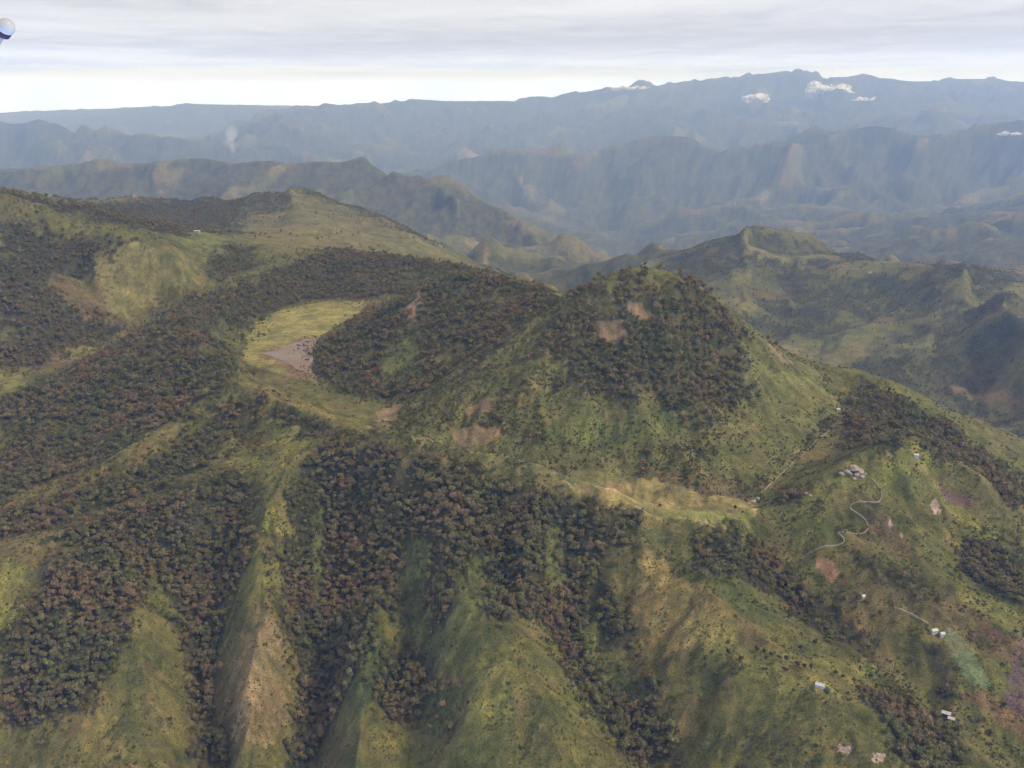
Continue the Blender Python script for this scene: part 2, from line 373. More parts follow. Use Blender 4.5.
def sample(F, x, y):
    """bilinear look-up of a grid field at world positions"""
    x = np.asarray(x, float); y = np.asarray(y, float)
    r = np.clip(np.hypot(x, y), RR[0], RR[-1] * 0.9999); a = np.arctan2(x, y)
    fi = np.interp(r, RR, np.arange(NR)); fj = np.clip((a - AZ[0]) / (AZ[1] - AZ[0]), 0, NA - 1.001)
    i = np.clip(fi.astype(int), 0, NR - 2); j = fj.astype(int); u = fi - i; v = fj - j
    return (F[i, j] * (1 - u) + F[i + 1, j] * u) * (1 - v) + (F[i, j + 1] * (1 - u) + F[i + 1, j + 1] * u) * v
def grad(Z):
    dr = np.gradient(Z, axis=0) / np.gradient(RR)[:, None]
    da = np.gradient(Z, axis=1) / (AZ[1] - AZ[0]) / RR[:, None]
    s, c = np.sin(AZ)[None, :], np.cos(AZ)[None, :]
    return dr * s + da * c, dr * c - da * s

def box_blur(A, n, k):
    for _ in range(n):
        for ax in (0, 1):
            c = np.cumsum(np.pad(A, [(k + 1, k) if a == ax else (0, 0) for a in (0, 1)], mode='edge'), axis=ax)
            A = (np.take(c, range(2 * k + 1, c.shape[ax]), ax) - np.take(c, range(0, c.shape[ax] - 2 * k - 1), ax)) / (2 * k + 1)
    return A
Z0 = field(CTRL, CTRL[:, 2])
# flat places keep still: lake meadow and moat
def smooth(a, b, x):
    t = np.clip((x - a) / (b - a), 0, 1); return t * t * (3 - 2 * t)
def detail(Z0):
    gx, gy = grad(box_blur(Z0, 2, 5)); sl = np.hypot(gx, gy) + 1e-6
    far = smooth(3000, 5200, RR)[:, None] * np.ones((1, NA)); vfar = smooth(14000, 30000, RR)[:, None]
    mfar = smooth(5000, 11000, RR)[:, None]
    steep = smooth(0.05, 0.30, sl * (1 + 1.4 * far))
    n = np.zeros_like(Z0)
    # warp so that stripes wander
    dx, dy = gx / sl, gy / sl
    for cell, amp, w in ((5200, 430, vfar), (2600, 300, vfar), (1400, 185, mfar), (700, 85, 0.4 * far + 0.6 * mfar), (330, 34, 0.6 * far + 0.4 * mfar), (140, 13, 0.25 + 0.75 * far)):
        g = gully(GX, GY, dx, dy, cell, int(cell))
        g = (1.15 - 2 * np.sqrt(np.clip((1.02 - g) / 2, 0, 1))) * amp * w * steep          # sharp crests, rounded hollows
        n += g
    near = RR < 9000
    k = int(near.sum())
    a, b = GX[:k], GY[:k]
    m = np.zeros_like(a)
    for cell, amp in ((95, 9.0), (48, 5.0), (24, 2.2), (12, 0.9)):
        g = gully(a, b, dx[:k], dy[:k], cell, int(cell))
        m += (1.1 - 2 * np.sqrt(np.clip((1.03 - g) / 2, 0, 1))) * amp * steep[:k]
    m += fbm(a, b, 60, 4, 3) * 2.2 * (0.25 + 0.75 * steep[:k])
    n[:k] += m * (0.85 + far[:k])
    q = 0.25 + 0.75 * steep
    n += ridged(GX, GY * 0.9, 620, 5, 33) * 26 * far * (1 - 0.5 * vfar) * q
    n += ridged(GX, GY * 0.8, 1900, 5, 35) * 110 * mfar * q
    n += ridged(GX, GY * 0.8, 5200, 6, 37) * 110 * vfar * q
    return n
ND = detail(Z0)
# second pass: the lines above keep the heights they were given
Pn = sample(ND, CTRL[:, 0], CTRL[:, 1])
W1 = np.where(CTRL[:, 1] > 9000, 1.0, np.where(CTRL[:, 1] > 2600, 0.92, 0.55))
W1 = np.where((CTRL[:, 0] > -320) & (CTRL[:, 0] < 330) & (CTRL[:, 1] > 1260) & (CTRL[:, 1] < 1600) & (CTRL[:, 2] > 50), 0.95, W1)
W1 = np.where((np.abs(CTRL[:, 2] - 67) < 12) & (CTRL[:, 1] > 1950) & (CTRL[:, 1] < 3020) & (CTRL[:, 0] > -760) & (CTRL[:, 0] < -230), 0.95, W1)
W1 = np.where((CTRL[:, 0] > -520) & (CTRL[:, 0] < -200) & (CTRL[:, 1] > 2050) & (CTRL[:, 1] < 2780), 0.95, W1)
Z = field(CTRL, CTRL[:, 2] - Pn * W1) + ND
fz = (smooth(3300, 4200, RR) * (1 - smooth(9000, 13000, RR)))[:, None]; Z = Z * (1 - fz) + box_blur(Z, 2, 1) * fz            # weathered, no needle peaks

# the lake meadow is level ground
MEADOW_Z = 67.0
def on_level(px, py, z):
    u, yc, zc = ray(px, py); t = (z - CAMZ) / zc
    return (float(u * t), float(yc * t), z)
def inside(poly, x, y):
    res = np.zeros(x.shape, bool)
    bx = (x > poly[:, 0].min()) & (x < poly[:, 0].max()) & (y > poly[:, 1].min()) & (y < poly[:, 1].max())
    xs, ys = x[bx], y[bx]; c = np.zeros(xs.shape, bool)
    for (x1, y1), (x2, y2) in zip(poly[:, :2], np.roll(poly[:, :2], -1, 0)):
        if y1 == y2: continue
        c ^= ((y1 > ys) != (y2 > ys)) & (xs < (x2 - x1) * (ys - y1) / (y2 - y1) + x1)
    res[bx] = c
    return res
MEADOW_PX = [(240, 363), (246, 340), (254, 324), (275, 311), (310, 303), (345, 300), (366, 300), (368, 306), (345, 322), (325, 335), (314, 343), (310, 358), (314, 374), (318, 383), (295, 379), (265, 371)]
mw = np.array([on_level(a, b, MEADOW_Z) for a, b in MEADOW_PX])
mm = box_blur(inside(mw, GX, GY).astype(float), 2, 5)
Z = Z * (1 - smooth(0.2, 0.75, mm)) + (MEADOW_Z + 0.25 * ND * 0.2) * smooth(0.2, 0.75, mm)

# ------------------------------------------------------------------ pixel -> ground
RAYR = np.geomspace(700, 26000, 6000)
def hit(px, py):
    """where the sight line through a pixel first meets the ground"""
    u, yc, zc = ray(px, py)
    az = math.atan2(u, yc); h = math.hypot(u, yc)
    x, y = RAYR * math.sin(az), RAYR * math.cos(az)
    zr = CAMZ + RAYR * (zc / h); zg = sample(Z, x, y)
    b = np.nonzero(zg > zr)[0]
    k = int(b[0]) if len(b) else len(RAYR) - 1
    return np.array([x[k], y[k], zg[k]])
def ground(x, y): return sample(Z, x, y)
def project(x, y, z):
    dz = z - CAMZ
    yc = y * CS - dz * SN; vc = y * SN + dz * CS
    return CX + FPX * x / yc, CY - FPX * vc / yc, yc
def trace(poly, closed=True, step=9.0):
    out = []
    m = len(poly)
    for k in range(m if closed else m - 1):
        a, b = poly[k], poly[(k + 1) % m]
        n = max(1, int(math.hypot(b[0] - a[0], b[1] - a[1]) / step))
        for t in range(n):
            out.append(hit(a[0] + (b[0] - a[0]) * t / n, a[1] + (b[1] - a[1]) * t / n))
    if not closed: out.append(hit(*poly[-1]))
    return np.array(out)
# ------------------------------------------------------------------ land cover: colour, tree and shrub density
KN = int((RR < 8200).sum())
CXg, CYg = GX[:KN], GY[:KN]
wob = 0.011 * RR[:KN, None]
WX = CXg + wob * (fbm(CXg, CYg, 55, 3, 51) + 0.7 * vnoise(CXg / 14, CYg / 14, 57))
WY = CYg + wob * (fbm(CXg, CYg, 55, 3, 61) + 0.7 * vnoise(CXg / 14, CYg / 14, 67))
n_big = fbm(GX, GY, 420, 4, 71); n_mid = fbm(GX, GY, 130, 4, 81); n_sm = fbm(CXg, CYg, 34, 3, 91); n_xs = fbm(CXg, CYg, 11, 2, 95)
nearw = 1 - smooth(2600, 4200, RR[:KN, None]); n_sm = n_sm * (0.25 + 0.75 * nearw); n_xs = n_xs * nearw
gx, gy = grad(Z); slope = np.hypot(gx, gy)
damp = np.clip(-ND / 9.0, -1, 1)                          # gully floors hold greener grass
def lerp(a, b, t): return a + (np.asarray(b) - a) * t[..., None]
OLIVE, GREEN, BRIGHT, DRY, TAN, BROWN, SOIL, FLOOR = (.112, .106, .034), (.076, .092, .030), (.168, .164, .046), (.190, .150, .056), (.270, .190, .100), (.130, .092, .050), (.185, .110, .070), (.045, .044, .022)  # FLOOR: woodland ground, its colour darkened to deepen the shade between crowns
COL = np.ones((NR, NA, 3)) * np.array(OLIVE)
COL = lerp(COL, GREEN, np.clip(0.15 + n_mid * 0.9, 0, 1) * 0.7)
COL = lerp(COL, BROWN, np.clip(-n_big * 1.3 - 0.1, 0, 1) * 0.75)
COL = lerp(COL, DRY, np.clip(n_mid * 0.8 - n_big * 0.6 - 0.1, 0, 1) * 0.45)
# far country: patchwork of fields, red soil, woods in the gullies
farw = smooth(3400, 5000, RR)[:, None] * np.ones((1, NA))
cell = 120 + 0.010 * RR[:, None]
wx_, wy_ = fbm(GX / cell, GY / cell, 1.6, 4, 161) * 0.8, fbm(GX / cell, GY / cell, 1.6, 4, 171) * 0.8
fi, fj = np.floor(GX / cell + wx_).astype(np.int64), np.floor((GY * 0.62 + GX * 0.2) / cell + wy_).astype(np.int64)
h1, h2 = hash2(fi, fj, 5), hash2(fi, fj, 9)
FC = np.where((h1 < 0.36)[..., None], np.array((.120, .120, .045)), np.where((h1 < 0.62)[..., None], np.array((.160, .140, .058)), np.where((h1 < 0.80)[..., None], np.array((.070, .084, .034)), np.where((h1 < 0.90)[..., None], np.array((.175, .108, .066)), np.array((.215, .175, .085))))))
FC = lerp(FC * (0.85 + 0.3 * h2[..., None]), (.118, .112, .052), 0.15 * np.ones_like(h1))
wood = np.clip(0.15 + 1.2 * fbm(GX, GY, 520, 5, 131) - ND / 60.0, 0, 1)
FC = lerp(FC, (.040, .044, .026), smooth(0.25, 0.6, wood))
COL = lerp(COL, FC, farw * (0.35 + 0.5 * smooth(-0.3, 0.3, n_mid)))
TREE = np.zeros((KN, NA)); SHRUB = np.clip(0.22 + 0.40 * n_mid[:KN] + 0.15 * n_sm, 0, 0.6) * (RR[:KN, None] < 3400)

TREE = 0.55 * smooth(0.30, 0.62, wood[:KN] + 0.25 * n_mid[:KN]) * (RR[:KN, None] > 3350)
BARE = np.zeros((KN, NA), bool)
def patch(kind, poly, tree=None, shrub=None, amt=0.85, vary=0.25, tint=None):
    tp = poly if isinstance(poly, np.ndarray) else trace(poly); ext = math.sqrt(np.ptp(tp[:, 0]) * np.ptp(tp[:, 1])); w = 0.2 if isinstance(poly, np.ndarray) else min(1.0, max(0.22, ext / 260.0))
    m = inside(tp, CXg + w * (WX - CXg), CYg + w * (WY - CYg))
    v = np.clip(amt + vary * (n_sm * 0.9 + n_mid[:KN] * 0.6), 0, 1) * m
    if kind is not None: COL[:KN] = lerp(COL[:KN], kind, v)
    if tree is not None: TREE[m] = tree
    if shrub is not None: SHRUB[m] = shrub
    return m
# pastures and open slopes
patch(OLIVE, [(130, 596), (176, 598), (196, 690), (200, 767), (0, 767), (0, 732), (78, 726), (122, 660)], 0, .16)
patch(DRY, [(90, 690), (120, 705), (125, 760), (95, 765), (70, 730)], 0, .08, .5)
patch(BRIGHT, [(0, 556), (34, 568), (24, 618), (0, 640)], 0, .05)
patch(OLIVE, [(440, 640), (480, 618), (520, 622), (545, 660), (580, 712), (612, 767), (430, 767), (420, 720), (445, 690)], 0, .14, .8)
patch(BRIGHT, [(480, 640), (505, 640), (520, 690), (500, 767), (455, 767), (470, 700)], 0, .06, .55)
patch(OLIVE, [(350, 700), (380, 690), (385, 720), (410, 767), (305, 767), (335, 725)], 0, .1)
patch(GREEN, [(340, 650), (372, 620), (392, 650), (385, 700), (350, 715)], .25, .3)
patch(DRY, [(632, 546), (662, 556), (700, 588), (742, 620), (800, 655), (866, 690), (800, 686), (740, 662), (694, 642), (668, 660), (648, 640), (622, 590)], 0, .05, .7, .4)
patch(BRIGHT, [(668, 610), (720, 620), (770, 650), (840, 690), (790, 682), (720, 655), (690, 640)], 0, .03, .5, .4)
patch(BRIGHT, [(700, 655), (735, 640), (880, 665), (850, 690), (800, 680), (830, 700), (780, 690)], 0, .04, .55)
patch(OLIVE, [(740, 700), (800, 690), (870, 700), (886, 745), (850, 760), (760, 740)], 0, .03, .8)
patch(BRIGHT, [(800, 500), (850, 464), (880, 454), (905, 447), (932, 452), (926, 470), (960, 505), (1010, 545), (985, 545), (940, 505), (905, 488), (880, 492), (860, 500)], 0, .03, .75)
patch(BRIGHT, [(868, 492), (900, 514), (935, 548), (945, 580), (1000, 600), (1024, 612), (1024, 640), (960, 600), (925, 580), (905, 535)], 0, .05, .5, .4)
patch(OLIVE, [(860, 505), (900, 480), (945, 520), (960, 560), (920, 575), (880, 540)], 0, .08, .7)
patch(BROWN, [(860, 516), (885, 512), (915, 548), (905, 560), (880, 545)], 0, .1, .7)
patch(GREEN, [(900, 470), (930, 475), (940, 500), (905, 500), (885, 488)], 0, .06, .45)
patch(GREEN, [(800, 520), (830, 518), (850, 545), (830, 548)], 0, .2, .7)
patch((.13, .075, .075), [(940, 486), (962, 492), (978, 506), (960, 506), (944, 498)], 0, 0, .8)
patch(BROWN, [(890, 590), (935, 585), (985, 615), (1010, 660), (985, 655), (950, 625), (905, 612)], .05, .2, .6)
patch((.16, .085, .05), [(975, 620), (1015, 640), (1024, 670), (990, 650)], 0, .1, .5)
patch((.15, .085, .055), [(955, 695), (985, 690), (1024, 712), (1024, 745), (985, 715)], 0, .1, .6)
patch((.135, .088, .092), [(1016, 640), (1024, 636), (1024, 690), (1008, 682)], 0, 0, .9)
patch((.120, .075, .080), [(1004, 690), (1024, 690), (1024, 716), (1010, 708)], 0, 0, .9)
# lake meadow and the slope in front of it
patch(OLIVE, [(238, 372), (272, 378), (322, 388), (362, 398), (374, 432), (350, 428), (300, 412), (262, 398), (240, 388)], 0, .08, .8)
patch(DRY, [(238, 374), (250, 376), (300, 400), (350, 424), (300, 412), (262, 396)], 0, .03, .5)
patch(BRIGHT, [(350, 420), (366, 402), (372, 432), (360, 432)], 0, .04, .5)
patch(BRIGHT, [(212, 456), (250, 424), (292, 420), (325, 432), (300, 450), (266, 492), (248, 502), (246, 474), (228, 462)], .08, .1, .75)
patch(BRIGHT, [(268, 508), (288, 498), (282, 560), (266, 596), (252, 590), (258, 548)], 0, .04, .6)
patch(DRY, [(130, 452), (158, 434), (186, 420), (178, 440), (158, 462), (138, 464)], .05, .1, .8)
patch(DRY, [(60, 492), (108, 464), (112, 472), (75, 496)], .05, .1, .7)
patch(BROWN, [(0, 506), (60, 492), (75, 500), (0, 530)], .2, .3, .5)
patch(DRY, [(196, 424), (232, 392), (240, 400), (214, 424)], .05, .1, .6)
# left hills
patch((.180, .162, .062), [(84, 250), (128, 246), (168, 246), (200, 268), (196, 284), (150, 298), (122, 318), (104, 302), (96, 272)], .03, .08, .85)
patch(OLIVE, [(0, 196), (60, 214), (104, 226), (84, 240), (36, 228), (0, 216)], .03, .1, .8)
patch(OLIVE, [(150, 245), (186, 252), (200, 262), (190, 276), (160, 262)], .03, .1, .6)
patch((.130, .135, .045), [(176, 238), (200, 232), (226, 238), (228, 250), (190, 250)], 0, .1, .9)
patch(BROWN, [(50, 276), (76, 282), (96, 318), (76, 322), (56, 300)], .05, .2, .6)
patch(BRIGHT, [(0, 376), (24, 378), (14, 392), (0, 398)], 0, .03, .9)
patch(BRIGHT, [(64, 350), (100, 340), (110, 344), (76, 358)], 0, .05, .6)
patch(OLIVE, [(0, 310), (14, 316), (12, 340), (0, 345)], .1, .2, .8)
patch((.165, .138, .058), [(240, 205), (292, 189), (345, 207), (420, 240), (470, 264), (440, 262), (380, 252), (330, 246), (280, 252), (246, 236)], .03, .1, .6, .5)
# dome: green lower flanks and bare scars
DOME_POLY = [(313, 345), (311, 360), (318, 380), (340, 391), (375, 402), (388, 420), (398, 438), (420, 448), (480, 466), (540, 482), (575, 484), (640, 485), (700, 493), (752, 503), (775, 480), (800, 457), (825, 437), (842, 422), (837, 396), (828, 374), (780, 347), (735, 317), (700, 290), (680, 278), (640, 276), (610, 284), (570, 294), (500, 284), (460, 281), (430, 290), (392, 318), (345, 336)]
patch((.118, .116, .044), DOME_POLY, 0.12, 1.0, .8)
patch((.135, .135, .048), [(738, 326), (782, 352), (832, 382), (838, 410), (800, 450), (760, 486), (700, 486), (720, 440), (748, 410)], 0, .30, .75)
patch((.105, .125, .038), [(540, 390), (600, 405), (690, 410), (700, 440), (600, 450), (540, 430)], .02, .55, .5)
patch((.090, .110, .036), [(380, 340), (425, 320), (432, 360), (410, 392), (384, 384)], .15, .6, .6)
patch(BROWN, [(470, 464), (560, 470), (640, 472), (740, 480), (750, 500), (640, 486), (560, 484)], .02, .35, .6)
# woods
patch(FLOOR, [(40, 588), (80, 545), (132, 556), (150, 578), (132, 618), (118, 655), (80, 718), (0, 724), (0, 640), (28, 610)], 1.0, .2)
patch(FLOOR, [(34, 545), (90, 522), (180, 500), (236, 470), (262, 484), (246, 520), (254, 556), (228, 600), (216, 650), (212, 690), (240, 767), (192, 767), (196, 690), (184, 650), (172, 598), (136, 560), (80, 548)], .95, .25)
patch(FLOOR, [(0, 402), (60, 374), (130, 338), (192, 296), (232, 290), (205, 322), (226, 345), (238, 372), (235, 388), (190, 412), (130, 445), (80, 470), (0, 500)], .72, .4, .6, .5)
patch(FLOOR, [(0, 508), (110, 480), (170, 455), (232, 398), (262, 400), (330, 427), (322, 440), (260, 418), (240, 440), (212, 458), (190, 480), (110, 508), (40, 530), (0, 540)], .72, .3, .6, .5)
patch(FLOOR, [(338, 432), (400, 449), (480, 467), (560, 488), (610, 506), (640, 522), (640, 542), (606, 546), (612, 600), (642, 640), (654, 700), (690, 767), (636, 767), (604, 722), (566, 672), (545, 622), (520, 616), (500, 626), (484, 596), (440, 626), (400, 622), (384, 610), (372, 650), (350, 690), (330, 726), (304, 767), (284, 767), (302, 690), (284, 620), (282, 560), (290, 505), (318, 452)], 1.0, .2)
patch((.098, .106, .036), [(404, 528), (432, 542), (424, 600), (440, 656), (424, 694), (404, 650), (396, 590)], .02, .12, .9)
patch((.098, .106, .036), [(462, 556), (492, 552), (490, 592), (470, 640), (456, 676), (440, 650), (452, 600)], .04, .15, .9)
patch((.098, .106, .036), [(548, 525), (562, 528), (568, 590), (556, 610), (545, 570)], .15, .2, .9)
patch((.098, .106, .036), [(590, 620), (640, 655), (650, 700), (625, 712), (600, 680), (580, 650)], .12, .3, .8)
patch((.098, .106, .036), [(310, 520), (326, 500), (324, 600), (316, 600)], .25, .3, .8)
patch(GREEN, [(430, 690), (460, 680), (470, 710), (440, 740), (420, 720)], .35, .4, .6)
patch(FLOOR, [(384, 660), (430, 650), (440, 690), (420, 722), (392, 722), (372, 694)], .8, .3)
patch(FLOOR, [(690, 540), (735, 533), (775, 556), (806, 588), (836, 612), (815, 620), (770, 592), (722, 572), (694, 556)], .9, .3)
patch(GREEN, [(640, 535), (690, 545), (722, 575), (790, 612), (780, 635), (720, 600), (670, 570)], .06, .25, .6)
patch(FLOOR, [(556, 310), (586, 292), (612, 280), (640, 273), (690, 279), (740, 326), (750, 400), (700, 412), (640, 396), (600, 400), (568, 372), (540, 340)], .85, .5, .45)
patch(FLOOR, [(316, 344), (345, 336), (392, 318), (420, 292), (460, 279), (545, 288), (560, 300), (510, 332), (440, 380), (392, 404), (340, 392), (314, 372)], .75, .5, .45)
patch((.095, .110, .038), [(380, 350), (418, 335), (426, 362), (404, 388), (384, 376)], .12, .5, .7)
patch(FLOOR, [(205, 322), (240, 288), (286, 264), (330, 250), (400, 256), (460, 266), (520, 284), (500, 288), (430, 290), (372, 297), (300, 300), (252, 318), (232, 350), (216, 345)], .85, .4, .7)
patch((.095, .105, .040), [(205, 325), (226, 322), (238, 342), (222, 352)], .05, .4, .7)
patch((.080, .100, .036), [(400, 272), (450, 270), (460, 285), (410, 286)], .25, .5, .6)
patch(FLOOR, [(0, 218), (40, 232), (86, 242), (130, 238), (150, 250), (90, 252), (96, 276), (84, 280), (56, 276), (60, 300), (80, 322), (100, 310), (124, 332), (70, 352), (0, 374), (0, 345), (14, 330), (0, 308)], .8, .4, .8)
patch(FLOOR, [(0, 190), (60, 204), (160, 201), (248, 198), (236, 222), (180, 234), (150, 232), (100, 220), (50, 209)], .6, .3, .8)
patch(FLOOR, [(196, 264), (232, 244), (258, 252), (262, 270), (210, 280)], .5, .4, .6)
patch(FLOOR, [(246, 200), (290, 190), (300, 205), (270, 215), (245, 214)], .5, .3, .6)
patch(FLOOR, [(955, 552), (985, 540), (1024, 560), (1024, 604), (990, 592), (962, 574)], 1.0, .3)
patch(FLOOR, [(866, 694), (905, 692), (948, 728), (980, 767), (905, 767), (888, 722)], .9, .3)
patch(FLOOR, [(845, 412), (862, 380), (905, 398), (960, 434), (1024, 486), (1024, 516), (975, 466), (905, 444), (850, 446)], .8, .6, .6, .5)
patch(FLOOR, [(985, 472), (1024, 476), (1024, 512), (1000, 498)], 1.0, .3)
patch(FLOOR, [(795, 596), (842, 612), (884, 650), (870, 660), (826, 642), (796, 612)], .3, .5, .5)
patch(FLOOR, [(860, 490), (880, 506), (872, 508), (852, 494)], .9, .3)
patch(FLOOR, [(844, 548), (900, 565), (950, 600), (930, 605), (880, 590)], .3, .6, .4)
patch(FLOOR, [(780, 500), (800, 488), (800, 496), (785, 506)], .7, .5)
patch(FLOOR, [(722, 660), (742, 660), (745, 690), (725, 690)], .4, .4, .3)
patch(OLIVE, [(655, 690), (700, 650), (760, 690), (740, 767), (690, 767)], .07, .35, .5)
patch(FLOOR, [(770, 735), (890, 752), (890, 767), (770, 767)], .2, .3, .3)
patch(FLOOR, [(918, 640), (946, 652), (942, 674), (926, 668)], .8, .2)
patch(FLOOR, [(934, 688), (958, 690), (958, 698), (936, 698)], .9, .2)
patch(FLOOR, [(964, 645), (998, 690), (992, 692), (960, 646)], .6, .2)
BARE |= patch((.235, .195, .082), [(556, 485), (590, 474), (650, 480), (700, 490), (735, 500), (760, 508), (735, 522), (660, 522), (606, 510)], 0, .02, .95)
patch((.150, .175, .050), [(660, 508), (745, 511), (760, 520), (730, 522), (660, 517)], 0, .02, .6)
patch(TAN, [(575, 484), (640, 486), (640, 496), (590, 498)], 0, .05, .45)
patch(FLOOR, [(322, 342), (345, 328), (372, 309), (400, 297), (424, 290), (432, 302), (392, 322), (345, 340)], .8, .5, .5)
mw2 = mw[:, :2].mean(0) + (mw[:, :2] - mw[:, :2].mean(0)) * 0.97
patch((.225, .205, .068), mw2, 0, 0, .95, .1)
patch((.150, .125, .050), [(335, 427), (400, 444), (480, 462), (560, 483), (616, 503), (606, 516), (556, 497), (480, 476), (400, 457), (342, 438)], .04, .25, .85)
patch((.128, .128, .050), [(400, 424), (480, 432), (560, 446), (640, 458), (640, 482), (560, 481), (480, 464), (415, 447)], .03, .35, .8)
# bare scars
patch((.225, .160, .088), [(254, 604), (272, 594), (286, 656), (290, 720), (264, 746), (228, 738), (228, 682), (242, 640)], 0, .06, .6, .5)
for poly in ([(599, 322), (620, 319), (629, 336), (612, 346), (600, 340)], [(626, 303), (642, 303), (662, 322), (640, 319), (626, 312)], [(468, 404), (494, 400), (490, 412), (466, 416)], [(452, 432), (476, 424), (502, 428), (488, 444), (458, 448)], [(408, 290), (420, 292), (417, 322), (408, 318)], [(376, 412), (402, 404), (395, 420), (382, 424)], [(766, 340), (784, 358), (800, 368), (780, 362)]):
    BARE |= patch((.235, .158, .100), poly, 0, .03, .85, .25)
BARE |= patch((.250, .145, .092), [(818, 557), (834, 560), (840, 574), (832, 582), (818, 570)], 0, 0, .95, .1)
for poly in ([(935, 500), (940, 512), (934, 514), (930, 505)], [(889, 518), (893, 526), (889, 528)], [(902, 531), (907, 536), (902, 538)], [(838, 744), (852, 748), (848, 756), (838, 752)], [(872, 752), (886, 754), (882, 760), (870, 758)]):
    patch((.40, .30, .26), poly, 0, 0, .9, .1)
BARE |= patch((.140, .165, .080), [(938, 632), (954, 628), (975, 652), (994, 686), (972, 684), (956, 664)], 0, 0, .95, .08)
for poly in ([(257, 353), (280, 345), (300, 337), (322, 336), (312, 346), (311, 379), (298, 378), (272, 364)],):
    LM = patch((.190, .118, .066), poly, 0, 0, .9, .12)
# fine mottling of the turf itself
COL[:KN] *= (1 + 0.20 * n_sm + 0.16 * n_xs)[..., None]
COL[:KN] = lerp(COL[:KN], BROWN, np.clip(fbm(CXg, CYg, 46, 4, 181) * 1.3 - 0.15, 0, 1) * 0.5 * nearw)
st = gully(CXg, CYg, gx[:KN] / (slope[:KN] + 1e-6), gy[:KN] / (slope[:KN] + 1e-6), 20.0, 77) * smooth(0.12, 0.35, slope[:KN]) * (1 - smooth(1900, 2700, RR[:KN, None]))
COL[:KN] = lerp(COL[:KN], COL[:KN] * np.array((.92, 1.0, .92)), np.clip(damp[:KN], 0, 1) * 0.6)
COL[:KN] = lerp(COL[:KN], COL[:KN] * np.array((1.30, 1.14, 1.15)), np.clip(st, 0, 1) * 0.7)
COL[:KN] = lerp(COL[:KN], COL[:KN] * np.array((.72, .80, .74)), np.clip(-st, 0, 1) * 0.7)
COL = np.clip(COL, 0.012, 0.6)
gap = fbm(CXg, CYg, 70, 4, 141) + 0.35 * n_xs
TREE = 0.45 * TREE + 0.55 * box_blur(TREE, 2, 7)
TREE *= smooth(-0.55, 0.15, gap + (TREE - 0.45) * 1.3)
tb = box_blur((TREE > 0.2).astype(float), 2, 9)
SHRUB = np.maximum(SHRUB, 2.6 * tb * (1 - tb) * (RR[:KN, None] < 3400))
TREE[BARE] = 0; SHRUB[BARE] = 0
SHRUB *= smooth(-0.15, 0.45, n_sm * 0.7 + fbm(CXg, CYg, 90, 3, 151) * 0.8 + (SHRUB - 0.2) * 1.2) * 1.5

# ------------------------------------------------------------------ materials
def new_mat(name):
    m = bpy.data.materials.new(name); m.use_nodes = True
    return m, m.node_tree.nodes, m.node_tree.links, m.node_tree.nodes['Principled BSDF']
def obj_noise(nodes, links, scale, detail=4, rough=0.6, coord='Object'):
    tc = nodes.new('ShaderNodeTexCoord'); n = nodes.new('ShaderNodeTexNoise')
    links.new(tc.outputs[coord], n.inputs['Vector']); setin(n, Scale=scale, Detail=detail, Roughness=rough)
    return n.outputs['Fac']
def terrain_material():
    m, nd, lk, bs = new_mat('turf_and_soil')
    at_ = nd.new('ShaderNodeAttribute'); at_.attribute_name = 'cover'
    f1 = obj_noise(nd, lk, 0.55, 5, 0.7); f2 = obj_noise(nd, lk, 0.09, 5, 0.65); f3 = obj_noise(nd, lk, 0.018, 6, 0.7)
    v = ramp(nd, lk, f1, [(0.32, (.40, .40, .42)), (0.68, (1.62, 1.60, 1.55))])
    v2 = ramp(nd, lk, f2, [(0.30, (.70, .74, .70)), (0.70, (1.34, 1.28, 1.26))])
    v3 = ramp(nd, lk, f3, [(0.34, (.62, .68, .66)), (0.66, (1.40, 1.30, 1.22))])
    c = mix_rgb(nd, lk, 1.0, at_.outputs['Color'], v, 'MULTIPLY')
    c = mix_rgb(nd, lk, 1.0, c, v2, 'MULTIPLY'); c = mix_rgb(nd, lk, 1.0, c, v3, 'MULTIPLY')
    lk.new(c, bs.inputs['Base Color']); setin(bs, Roughness=0.95); bs.inputs['Specular IOR Level'].default_value = 0.1
    b = nd.new('ShaderNodeBump'); setin(b, Strength=0.9, Distance=1.2)
    lk.new(math_n(nd, lk, 'ADD', f1, math_n(nd, lk, 'MULTIPLY', f2, 2.5)), b.inputs['Height']); lk.new(b.outputs[0], bs.inputs['Normal'])
    return m
M_TERRAIN = terrain_material()
def simple_mat(name, col, rough=0.85, scale=1.0, var=0.3, bump=0.0, spec=0.2):
    m, nd, lk, bs = new_mat(name)
    f = obj_noise(nd, lk, scale, 5, 0.65)
    lo = tuple(c * (1 - var) for c in col); hi = tuple(min(1, c * (1 + var)) for c in col)
    lk.new(ramp(nd, lk, f, [(0.3, lo), (0.7, hi)]), bs.inputs['Base Color'])
    setin(bs, Roughness=rough); bs.inputs['Specular IOR Level'].default_value = spec
    if bump:
        b = nd.new('ShaderNodeBump'); setin(b, Strength=0.8, Distance=bump); lk.new(f, b.inputs['Height']); lk.new(b.outputs[0], bs.inputs['Normal'])
    return m
